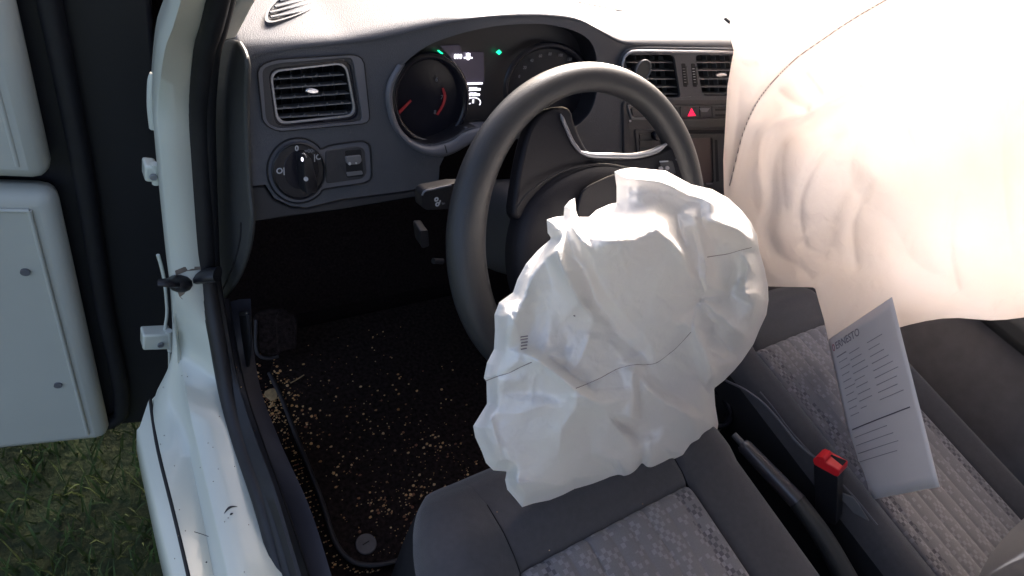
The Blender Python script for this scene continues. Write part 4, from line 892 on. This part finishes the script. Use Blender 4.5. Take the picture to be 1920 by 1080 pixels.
def planes(P):
    h = np.zeros(len(P))
    for t3 in of:
        a, b, c = OV[list(t3)]; lo_ = np.minimum(np.minimum(a, b), c) - .5; hi_ = np.maximum(np.maximum(a, b), c) + .5
        m_ = np.where((P[:, 0] >= lo_[0]) & (P[:, 0] <= hi_[0]) & (P[:, 1] >= lo_[1]) & (P[:, 1] <= hi_[1]))[0]
        if not len(m_): continue
        d_ = (b[1] - c[1]) * (a[0] - c[0]) + (c[0] - b[0]) * (a[1] - c[1])
        if abs(d_) < 1e-9: continue
        q = P[m_]; l1 = ((b[1] - c[1]) * (q[:, 0] - c[0]) + (c[0] - b[0]) * (q[:, 1] - c[1])) / d_; l2 = ((c[1] - a[1]) * (q[:, 0] - c[0]) + (a[0] - c[0]) * (q[:, 1] - c[1])) / d_; l3 = 1 - l1 - l2
        k = (l1 > -1e-6) & (l2 > -1e-6) & (l3 > -1e-6); i_ = list(t3); h[m_[k]] = l1[k] * OH[i_[0]] + l2[k] * OH[i_[1]] + l3[k] * OH[i_[2]]
    return h
def hbag(P):
    h = np.zeros(len(P)); Q = P + 5 * np.stack([vnoise(P, 40, 77), vnoise(P, 40, 78)], 1)
    for dx, dy, w in ((0, 0, .2), (5, 0, .15), (-5, 0, .15), (0, 5, .15), (0, -5, .15), (10, 4, .1), (-9, -5, .1)): h += w * planes(Q + np.array([dx, dy]))
    h *= 1.65
    for f_ in FOLDS: h += fold(P, *f_) * 1.05
    h += .0030 * ridged(P, 80, 11, 1.2) + (.0018 * ridged(P, 40, 23, 1.4) + .0010 * ridged(P, 20, 31, 1.4)) * (1 - .7 * np.exp(-((P[:, 0] - 985) / 80) ** 2 - ((P[:, 1] - 800) / 90) ** 2)) + .0004 * ridged(P, 10, 37, 1.4)
    r_ = np.hypot(P[:, 0] - 1314, P[:, 1] - 561); an = np.arctan2(P[:, 1] - 561, P[:, 0] - 1314)      # gathers round the pucker
    h += .0026 * np.exp(-r_ / 38) * np.cos(an * 9 + .6) * np.clip(r_ / 10, 0, 1) - .006 * np.exp(-(r_ / 22) ** 2)
    return h
cb, bsurf = cloth_sheet('airbag_cushion', silr, (0, -1, .31), (0, -.07, .72), hbag, 2.0, .012, 40, .020, M['bag'], bag)
def stitches(nm, C_, rad, m_, par):      # a run of short thread dashes, one mesh
    V_ = []; F_ = []
    for i in range(0, len(C_) - 1):
        a, b = C_[i], C_[i] + (C_[i + 1] - C_[i]) * .66; t_ = (b - a) / (np.linalg.norm(b - a) + 1e-9); u = np.cross(t_, (CAM - a)); u /= np.linalg.norm(u); w = np.cross(u, t_); k = len(V_)
        for p_ in (a, b):
            for an in range(5): V_.append(p_ + rad * (math.cos(an * 1.2566) * u + math.sin(an * 1.2566) * w))
        for j in range(5): F_.append((k + j, k + (j + 1) % 5, k + 5 + (j + 1) % 5, k + 5 + j))
        F_.append(tuple(range(k + 4, k - 1, -1))); F_.append(tuple(range(k + 5, k + 10)))
    return mesh(nm, V_, F_, m_, par)
for nm, pts in (('seam_stitching', [(911, 714), (932, 706), (954, 699), (976, 688), (997, 679)]), ('seam_stitching', [(1080, 728), (1103, 719), (1127, 708), (1159, 691), (1190, 684), (1210, 684), (1231, 680), (1252, 665), (1269, 651), (1296, 622)]),
                ('seam_stitching', [(1326, 482), (1345, 479), (1364, 476), (1388, 469), (1409, 464)])):
    q_ = spline(pts, 90); c_ = bsurf(q_, .0001); stitches(nm, c_, .00055, M['stitch'], bag)
for pp in ([(976, 632), (989, 630)], [(976, 637), (989, 635)], [(977, 643), (989, 641)], [(977, 649), (988, 647)], [(977, 655), (987, 653)]): tube('printed_mark', bsurf(np.linspace(pp[0], pp[1], 5), .0003), .0007, M['ink2'], bag, 5)
tube('printed_spot', bsurf(np.array([(1076, 591), (1077.5, 592.5)]), .0002), .0008, M['ink2'], bag, 5)

pbag = thing('airbag', 'large pale pink deflated airbag hanging from the passenger side dash', 'airbag', (.6, 0, .7))
pa, pb_, pc = onZ((1370, 35), .80), onZ((1358, 350), .54), onZ((1553, 636), .365)
pn = np.cross(pb_ - pa, pc - pa)
psil = np.array(spline([(1366, 52), (1372, 26), (1395, 8), (1410, -12), (1440, -30), (1700, -50), (2000, -40), (2080, 200), (2080, 500), (1990, 575), (1880, 600), (1780, 596), (1700, 610), (1640, 628), (1590, 634)], 60)).tolist()
psil = psil + [(1553, 637), (1545, 600), (1535, 565), (1528, 539), (1480, 538), (1440, 537), (1432, 530), (1400, 500), (1372, 430), (1360, 395), (1357, 350), (1356, 300), (1360, 230), (1364, 160), (1372, 115), (1376, 95), (1370, 75)]
psil = np.array(psil, float)
PF = [
    ([(1700, -20), (1638, 13), (1590, 42), (1540, 76), (1490, 112), (1445, 158), (1415, 200), (1393, 250), (1380, 300), (1368, 352)], -.012, 6, 6, .0, .0, 'ridge'),
    ([(1640, 40), (1560, 85), (1500, 125), (1440, 190), (1415, 240)], .012, 26, 26, .2, .2, 'soft'),
    ([(1660, 130), (1600, 165), (1560, 186), (1520, 208), (1480, 222), (1445, 240), (1428, 275), (1426, 330), (1432, 380), (1418, 420), (1424, 470), (1450, 515), (1490, 540)], -.010, 14, 8, .1, .1, 'soft'),
    ([(1640, 170), (1560, 205), (1480, 250), (1450, 300), (1448, 380), (1440, 440), (1470, 500)], .016, 30, 14, .1, .1, 'soft'),
    ([(1452, 160), (1475, 185), (1520, 208)], .008, 12, 10, .2, .1, 'ridge'),
    ([(1640, 60), (1655, 100), (1640, 140)], .006, 12, 12, .2, .2, 'soft'),
    ([(1370, 100), (1400, 125), (1425, 118)], .006, 8, 8, .1, .2, 'ridge'),
    ([(1385, 40), (1398, 70), (1392, 110)], .008, 7, 8, .1, .1, 'ridge'),
    ([(1560, 250), (1500, 330), (1480, 420)], -.006, 30, 30, .2, .2, 'soft'), ([(1620, 300), (1560, 400), (1560, 500)], .008, 40, 20, .2, .2, 'soft'),
    ([(1500, 440), (1520, 470), (1560, 480)], .006, 12, 12, .2, .2, 'ridge'),
    ([(1700, 200), (1760, 330), (1750, 480)], -.008, 40, 40, .2, .2, 'soft'), ([(1850, 80), (1830, 250), (1880, 420)], .010, 30, 30, .2, .2, 'soft'),
    ([(1408, 360), (1425, 430), (1410, 480)], .005, 10, 10, .2, .2, 'ridge'),
    ([(1378, 120), (1384, 200), (1376, 290)], .006, 9, 9, .1, .2, 'ridge'), ([(1430, 20), (1440, 90), (1425, 150)], .007, 12, 14, .1, .2, 'ridge'), ([(1500, -10), (1480, 40), (1455, 90)], .006, 12, 10, .1, .2, 'ridge'),
    ([(1560, 90), (1590, 140), (1620, 170)], .009, 14, 8, .2, .2, 'ridge'), ([(1500, 130), (1530, 165), (1545, 190)], .007, 10, 7, .2, .2, 'ridge'), ([(1600, 240), (1540, 290), (1500, 380), (1510, 470)], .010, 16, 9, .2, .2, 'ridge'),
    ([(1470, 250), (1466, 330), (1476, 420)], .006, 8, 10, .2, .2, 'ridge'), ([(1640, 330), (1600, 420), (1610, 520)], .010, 16, 10, .2, .2, 'ridge'), ([(1720, 60), (1690, 180), (1720, 300)], .010, 18, 10, .2, .2, 'ridge'),
    ([(1800, 340), (1780, 450), (1800, 560)], .010, 16, 12, .2, .1, 'ridge'), ([(1900, 120), (1880, 300), (1900, 500)], .010, 18, 12, .2, .2, 'ridge'), ([(1455, 480), (1500, 500), (1525, 530)], .006, 8, 8, .2, .1, 'ridge'),
]
def hp(P):
    h = np.zeros(len(P))
    for f_ in PF: h += fold(P, *f_) * .85
    return h + .004 * ridged(P, 150, 41, 1.1) + .0010 * ridged(P, 60, 47, 1.2) + .0005 * ridged(P, 26, 53, 1.3) + .012 * vnoise(P, 170, 9)
pb2, psurf = cloth_sheet('airbag_cushion', psil, pn, pa, hp, 4.0, .035, 90, .05, M['pbag'], pbag)
q_ = spline([(1690, -16), (1638, 13), (1590, 42), (1540, 76), (1490, 112), (1445, 158), (1415, 200), (1393, 250), (1380, 300), (1368, 348)], 90); tube('seam_stitching', psurf(q_, .0003), .0011, M['stitch'], pbag, 5)

# ================================================================== SEATS
def seat(name, label, cx, y_ins, y_front, hw, z0, tilt, pat, drop=.30, rear=-.75, ins=.155, bol=.12, leftseam=1):
    t_ = thing(name, label, 'car seat', (cx, y_ins - .2, 0))
    t_.name = 'seat'
    zt_ = lambda y: z0 + tilt * (y - y_ins) - (0.0 if y < y_ins else 0)
    wb = lambda y: bol if y < y_ins else bol * math.sqrt(max(0, 1 - ((y - y_ins) / (y_front - y_ins + .001)) ** 2.1)) + .001
    fz = lambda p: np.interp(p, [0, .12, .3, .55, .75, .88, .97, 1.0], [0, .006, .009, .003, -.014, -.035, -.07, -.12])
    ys_r = np.concatenate([np.linspace(rear, y_ins - .03, 40), np.linspace(y_ins - .028, y_ins, 9)])
    pf = np.concatenate([np.linspace(0, .1, 6)[1:], np.linspace(.12, 1, 26)])
    def row_y(v): return (v, zt_(v)) if v <= y_ins else None
    rows = [(y, zt_(y)) for y in ys_r]; rowsf = [(y_ins + (y_front - y_ins) * min(1, p * 1.02), zt_(y_ins + (y_front - y_ins) * p) + fz(p)) for p in pf]
    seam = lambda d: -.007 * math.exp(-abs(d) / .0045)
    # insert
    xs = np.linspace(-ins, ins, 121); curves = []
    for y, z in rows:
        curves.append([(cx + x, y, z + .0048 * abs(math.cos(math.pi * x / .0345)) ** .5 + seam(ins - abs(x)) + seam(y - y_ins) + .010 * (1 - (x / ins) ** 2) * .4) for x in xs])
    loft('seat_insert', curves, M[pat], t_, sharp=0)
    curves = []
    xs2 = np.linspace(-ins, ins, 61)
    for (y, z) in [rows[-1]] + rowsf: curves.append([(cx + x, y, z + (seam(ins - abs(x)) * (1 if y < y_front - .02 else .3) if x > 0 or leftseam else 0) + seam(y - y_ins) + .004 * (1 - (x / ins) ** 2)) for x in xs2])
    lastc = [(x, y, z - drop * .5) for x, y, z in curves[-1]]; curves.append(lastc)
    loft('front_bolster', curves, M['seat'], t_, sharp=0)
    X = np.interp(np.linspace(0, 1, 30), [0, .2, .4, .6, .72, .85, 1], [0, .28, .55, .85, .97, 1.03, 1.0]); Zb = np.interp(np.linspace(0, 1, 30), [0, .15, .3, .45, .6, .72, .85, 1], [0, .012, .020, .021, .010, -.015, -.07, -.20])
    Zb = np.convolve(np.pad(Zb, 2, 'edge'), np.ones(5) / 5, 'valid'); X = np.convolve(np.pad(X, 1, 'edge'), np.ones(3) / 3, 'valid'); X[0] = 0; Zb[0] = 0
    for s in (-1, 1):
        curves = []
        for (y, z) in rows + rowsf:
            w = wb(y); curves.append([(cx + s * (ins + w * X[i]), y, z + Zb[i] * (1 if y < y_ins else max(.0, 1 - ((y - y_ins) / (y_front - y_ins)) ** 2)) + (seam(w * X[i]) if leftseam or s > 0 or y < y_ins else 0) - (drop * .4 * ((i - 20) / 9) if i > 20 and y > y_ins else 0)) for i in range(30)])
        curves.append([(x, y, z - drop * .5) for x, y, z in curves[-1]])
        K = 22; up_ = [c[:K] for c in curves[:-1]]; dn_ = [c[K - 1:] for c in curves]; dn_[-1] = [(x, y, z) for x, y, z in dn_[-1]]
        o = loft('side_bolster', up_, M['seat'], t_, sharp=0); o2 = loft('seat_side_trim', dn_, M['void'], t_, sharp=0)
        if s > 0: o.data.flip_normals(); o2.data.flip_normals()
        tube('seam_piping', [np.array(c[0]) + np.array([0, 0, .0005]) for c in curves[20:-14]], .0009, M['void'], t_, 5)
    br = [[(cx + .25 * math.cos(a) * (1 - .25 * k), -.60 - .16 * k + .055 * math.sin(a), .34 + .62 * k) for a in np.linspace(0, 2 * math.pi, 32, endpoint=False)] for k in np.linspace(0, 1, 8)]
    loft('backrest', br, M['seat'], t_, closed=True, cap=True)
    return t_
SEATS = [seat('driver_seat', 'grey fabric driver seat cushion with checked insert below the airbag', 0, -.245, -.085, .28, .331, .10, 'seat_pat', leftseam=0)]
SEATS.append(seat('passenger_seat', 'grey fabric passenger seat cushion with a sheet of paper on it', .655, -.085, .06, .27, .322, .10, 'seat_pat2', ins=.148, bol=.082))
# base block under each cushion
for cx, yf in ((0, -.16), (.67, -.02)):
    o = box('seat_base', (cx, yf - .33, .12), (.40, .58, .20), M['void'], SEATS[0 if cx == 0 else 1], .02)

# ================================================================== BETWEEN THE SEATS
tun = thing('centre_console', 'black plastic centre console between the seats', 'console', (.34, -.2, 0))
box('console_body', (.335, -.18, .09), (.12, .95, .19), M['black'], tun, .02)
cpx = [(1325, 712), (1348, 722), (1360, 742), (1362, 768), (1352, 792), (1330, 800)]
gl = thing('cup_holder', 'glossy black cup holder rim in front of the handbrake', 'cup holder', tuple(onZ((1340, 760), .22)))
cc_ = onZ((1325, 756), .25); cr_ = [cc_ + .045 * np.array([math.cos(a), math.sin(a) * 1.1, 0]) for a in np.linspace(0, 2 * math.pi, 40, endpoint=False)]
tube('holder_rim', cr_, .006, M['gloss'], gl, 10, closed=True); loft('holder_wall', [cr_, [c - np.array([0, 0, .07]) for c in cr_]], M['black'], gl, closed=True)
hbk = thing('handbrake', 'black handbrake lever with a grey glossy grip between the seats', 'handbrake', (.35, -.45, .2))
h0, h1, h2, h3 = onX((1392, 832), .338), onX((1495, 940), .350), onX((1545, 1010), .352), onX((1600, 1110), .355)
grip = spline([h0, h0 * .5 + h1 * .5, h1], 24); tube('handbrake_grip', grip, np.interp(np.linspace(0, 1, 24), [0, .03, .5, 1], [.010, .0125, .0135, .0145]), M['grip'], hbk, 20)
tube('handbrake_lever', spline([h1, h2, h3, h3 + (h3 - h2)], 24), np.interp(np.linspace(0, 1, 24), [0, .3, 1], [.0145, .016, .020]), M['cap'], hbk, 20)
tube('grip_joint', [h1 + (h1 - h0) * .001, h1 + (h1 - h0) * .02], .0150, M['black'], hbk, 20)
ht = h0 + (h0 - h1) / np.linalg.norm(h0 - h1) * .020
tube('release_button', [h0, ht], [.006, .0055], M['slat'], hbk, 14)
# cable
cab = spline([onX(p, x) for p, x in (((1340, 700), .40), ((1362, 714), .40), ((1395, 730), .40), ((1430, 755), .405), ((1462, 790), .405), ((1490, 825), .405), ((1515, 848), .41), ((1535, 862), .415))], 60)
tag(tube('cable', cab, .0022, M['wire'], None, 8), 'thin dark cable looping from under the airbag to the red belt buckle', 'cable')
cab2 = spline([onX(p, .43) for p in ((1425, 735), (1450, 765), (1480, 805), (1520, 850), (1560, 890), (1600, 930), (1645, 985))], 50)
tag(tube('cable', cab2, .0014, M['wire'], None, 8), 'thin wire lying along the edge of the passenger seat', 'cable')
# belt buckle
bk = thing('seat_belt_buckle', 'black seat belt buckle with red release button', 'seat belt buckle', tuple(onX((1560, 900), .40)))
q4 = np.array([onX(p, .40) for p in [(1523, 866), (1528, 857), (1588, 884), (1583, 896)]])
def P4(p, x=.40): return onX(p, x)
body = [P4((1526, 870)), P4((1570, 896)), P4((1572, 990)), P4((1540, 980))]
prism('buckle_body', [P4(p) for p in rr([(1525, 868), (1571, 894), (1568, 985), (1530, 975)], 4, 5)], (.026, .006, 0), M['black'], bk, .003, 3)
rt = [P4((1523, 867)), P4((1529, 858)), P4((1588, 884)), P4((1571, 895))]
prism('release_button', [P4(p, .399) for p in rr([(1523, 862), (1530, 857), (1574, 882), (1572, 894), (1566, 894), (1526, 872)], 4, 3)], (.026, .004, .006), M['red'], bk, .002, 3)
prism('buckle_lip', [P4(p, .3985) for p in rr([(1529, 856), (1545, 858), (1549, 866), (1538, 864)], 3, 2)], (.02, .004, .004), M['red'], bk, .002, 3)
prism('buckle_slot', [P4(p, .408) for p in [(1546, 862), (1578, 876), (1574, 881), (1548, 868)]], (.01, .003, .008), M['void'], bk, 0)
wp = thing('belt_stalk_strap', 'short grey belt strap beside the passenger seat behind the buckle', 'strap', tuple(onX((1600, 950), .42)))
prism('strap_webbing', [onX(p, .425) for p in [(1578, 925), (1600, 934), (1612, 950), (1630, 978), (1600, 962), (1586, 945), (1577, 936)]], (.003, .002, 0), M['greytab'], wp, .0005)

# ---- sheet of paper on the passenger seat
P1 = on((1553, 637), pn, pc); P1 = P1 + (CAM - P1) * .012
P2 = on((1638, 580), pn, pc); P2 = P2 + (CAM - P2) * .075; P3 = onZ((1638, 838), .352)
c0 = P1; e1 = P2 - P1; e2 = P3 - P1; print('PAPER', np.linalg.norm(e1), np.linalg.norm(e2), (e1 @ e2) / np.linalg.norm(e1) / np.linalg.norm(e2))
e1 /= np.linalg.norm(e1); e2 = e2 - e1 * (e1 @ e2); e2 /= np.linalg.norm(e2); nU = np.cross(e2, e1); nU = nU if nU @ (CAM - c0) > 0 else -nU
pp_ = thing('paper_sheet', 'printed sheet of paper leaning on its edge on the passenger seat', 'paper', tuple(c0))
def ps(u, v, l=0): return c0 + e1 * u + e2 * v + nU * (l + .005 * math.sin(u * 12) * v / .3)
cur = [[ps(u, v) for u in np.linspace(0, .21, 20)] for v in np.linspace(0, .297, 18)]
loft('sheet', cur, M['paper'], pp_, thick=.0004)
def pt(s, u, v, size, m, bold=0):
    nz_ = np.cross(e1, -e2); lift = nU * .0012
    text('printed_text', s, ps(u, v) + lift, e1, -e2, size, m, pp_, .00005, bold)
pt("0", .0095, .0275, .0195, M['inkred'], .0001); pt('ERNESTO', .0215, .027, .0195, M['ink2'], .0002)
def rule(u0, u1, v, w, m): 
    a = [ps(u, v) + nU * .0009 for u in np.linspace(u0, u1, 6)]; b = [ps(u, v + w) + nU * .0009 for u in np.linspace(u0, u1, 6)]; loft('printed_rule', [a, b], m, pp_, thick=.0001)
rule(.018, .052, .040, .0018, M['ink2'])
random.seed(3)
for k in range(9):
    v = .052 + k * .0125; rule(.022, .048 + random.random() * .012, v, .0010, M['ink2']); rule(.060, .078 + random.random() * .03, v - .005, .0010, M['ink2']); rule(.12, .15 + random.random() * .04, v - .005, .0010, M['ink2'])
rule(.018, .19, .175, .0018, M['ink'])
for k in range(4): rule(.02, .1 + random.random() * .05, .19 + k * .014, .0010, M['ink2'])

# ================================================================== FLOOR: sill trim, mat, crumbs
sx_o = [(404, 560), (410, 640), (427, 740), (452, 830), (492, 950), (527, 1080), (560, 1180)]
sx_m = [(428, 560), (440, 640), (462, 740), (492, 830), (535, 950), (578, 1080), (610, 1180)]
sx_i = [(470, 560), (474, 640), (489, 730), (526, 830), (580, 950), (622, 1080), (655, 1180)]
so1 = spline([onX(p, -.384) for p in sx_o], 50); sm1 = spline([onX(p, -.362) for p in sx_m], 50); si1 = spline([onX(p, -.338) for p in sx_i], 50)
si2 = np.array([[x + .012, y, 0.0] for x, y, z in si1])
trim = thing('sill_trim', 'scuffed dark blue grey plastic sill trim inside the door seal', 'sill trim', (-.36, .1, .0))
kk = (so1 + sm1) / 2 + np.array([0, -.002, .003])
loft('scuff_plate', [so1 + np.array([-.004, 0, -.012]), so1, kk, sm1, sm1 + (si1 - sm1) * .08 + np.array([0, 0, -.006]), sm1 * .5 + si1 * .5 + np.array([0, 0, -.001]), si1, si1 * .3 + si2 * .7 + np.array([.004, 0, 0]), si2], M['sill'], trim, sharp=50)
tube('trim_groove', sm1 + np.array([0.001, 0, .0006]), .0011, M['void'], trim, 6)
prism('bonnet_release_recess', [onX(p, -.352) for p in rr([(446, 590), (462, 586), (467, 640), (464, 690), (450, 692), (445, 640)], 4, 6)], (.004, 0, 0), M['void'], trim, .001)
prism('recess_edge', [onX(p, -.3525) for p in rr([(447, 586), (460, 584), (461, 592), (448, 593)], 3, 2)], (.004, 0, 0), M['cap'], trim, .001)
# dead pedal
fr = thing('footrest', 'dark rounded footrest pad at the left of the footwell', 'footrest', (-.25, .42, 0))
fpx = rr([(478, 590), (512, 575), (545, 580), (548, 640), (520, 672), (484, 668)], 6, 16)
def onFoot(p, o=0): return on(p, (0, -1, 1.0), (0, .36 + 0, .03 + o))
fo = np.array([onFoot(p, .02) for p in fpx]); prism('footrest_pad', fo, (0, .02, -.02), M['mat'], fr, .006, 4)
tube('footrest_rim', spline([onFoot(p, .022) for p in [(480, 600), (480, 650), (487, 667), (505, 672), (522, 668)]], 24), .0035, M['piping'], fr, 8)
fo2 = np.array([onFoot(p, .024) for p in rr([(515, 585), (560, 590), (560, 655), (520, 662)], 5, 12)]); prism('footrest_step', fo2, (0, .02, -.02), M['mat'], fr, .006, 4)
ZM = .014
mt = thing('floor_mat', 'black textile floor mat with raised piped edge, strewn with crumbs', 'floor mat', (-.15, .15, 0))
m_px = [(505, 700), (530, 752), (556, 820), (580, 880), (605, 945), (622, 1000), (640, 1035), (668, 1056), (710, 1059), (760, 1047), (830, 1030)]
mc = spline([onZ(p, ZM) for p in m_px], 60)
mo = np.vstack([mc, [(.05, -.16, ZM), (.22, -.12, ZM), (.22, .46, ZM), (-.20, .46, ZM)]])
prism('mat_sheet', mo, (0, 0, -.010), M['mat'], mt, .002)
tube('mat_piping', mc + np.array([0, 0, .001]), .0042, M['piping'], mt, 8)
cp = onZ((686, 1021), ZM + .002); clip = [cp + .0175 * np.array([math.cos(a), math.sin(a), 0]) for a in np.linspace(0, 2 * math.pi, 36, endpoint=False)]
prism('mat_clip', clip, (0, 0, .004), M['clip'], mt, .0015, 3)
tube('clip_notch', [cp + np.array([-.006, .0, .0043]), cp + np.array([.006, .002, .0043])], .0008, M['void'], mt, 5)
# crumbs: hundreds of tiny chips over mat, carpet and sill trim
V = []; F = []
def chip(c, r):
    k = len(V); a0 = random.uniform(0, 6.28); m_ = 5
    sq = random.uniform(.5, 1)
    for z_, s in ((0, 1), (r * .7, .75)):
        for j in range(m_):
            a = a0 + j * 2 * math.pi / m_ + random.uniform(-.3, .3); V.append((c[0] + r * s * math.cos(a), c[1] + r * s * sq * math.sin(a), c[2] + z_ * random.uniform(.8, 1.1)))
    for j in range(m_): F.append((k + j, k + (j + 1) % m_, k + m_ + (j + 1) % m_, k + m_ + j))
    F.append(tuple(range(k + m_, k + 2 * m_)))
random.seed(12)
cl_c = [(-.26, .32, .035, 110), (-.10, .0, .03, 40), (-.05, .12, .05, 30), (.0, .02, .04, 30), (-.15, .22, .06, 35), (-.12, .1, .10, 45), (.03, .2, .09, 18), (-.285, .28, .02, 110), (-.27, .33, .03, 90), (-.24, .22, .03, 60), (-.08, .03, .02, 36), (-.03, .09, .02, 22), (-.17, .04, .018, 26), (-.12, -.04, .04, 60), (-.14, .12, .13, 200), (-.10, .05, .05, 60), (-.20, .0, .04, 25), (-.04, -.04, .03, 30), (-.06, .3, .08, 22), (-.19, .12, .02, 18), (-.13, -.05, .03, 20)]
def on_mat(x, y): return x > np.interp(y, mc[:, 1][::-1], mc[:, 0][::-1])
for cx, cy, sg, n_ in cl_c:
    for _ in range(n_):
        x, y = random.gauss(cx, sg), random.gauss(cy, sg)
        if x < -.318 or y > .46 or x > .24: continue
        chip((x, y, ZM + .0002 if on_mat(x, y) else .001), random.choice([.0007, .0009, .0010, .0012, .0014, .0016, .002, .0024, .0032]))
for _ in range(170):    # lying in the groove beside the mat
    i = random.randrange(5, 50); c = mc[i]; chip((c[0] - random.uniform(.004, .02), c[1], .001), random.choice([.0011, .0015, .002]))
for _ in range(26):
    i = random.randrange(8, 44); f_ = random.random() * .7 + .1; c = so1[i] * (1 - f_) + sm1[i] * f_; chip((c[0], c[1], c[2] + .004), random.choice([.0007, .0009, .0012]))
for p in ((932, 960), (890, 1004), (875, 1055), (1030, 1032), (922, 1035), (1205, 945), (1126, 940)):
    c = onZ(p, .344); chip(c, .0009)
tag(mesh('crumbs', V, F, M['grain'], smooth=False), kind='stuff')
pb3 = onZ((509, 741), .012); tan = mat('dry_leaf_tan', (.50, .36, .19), .8, var=.25, var_scale=150)
lf = [pb3 + np.array([.011 * math.cos(a) * (1 + .15 * math.sin(3 * a)), .015 * math.sin(a) * (1 + .1 * math.cos(2 * a)), .001 * math.sin(2 * a)]) for a in np.linspace(0, 2 * math.pi, 24, endpoint=False)]
tag(prism('dry_leaf', lf, (0, 0, .003), tan, None, .001), 'round tan dry leaf lying beside the mat near the sill', 'leaf')
tw = spline([onZ(p, .018) for p in ((545, 718), (556, 712), (570, 703))], 8); tag(tube('twig', tw, .0012, tan, None, 6), 'short thin brown twig on the dark floor mat', 'twig')
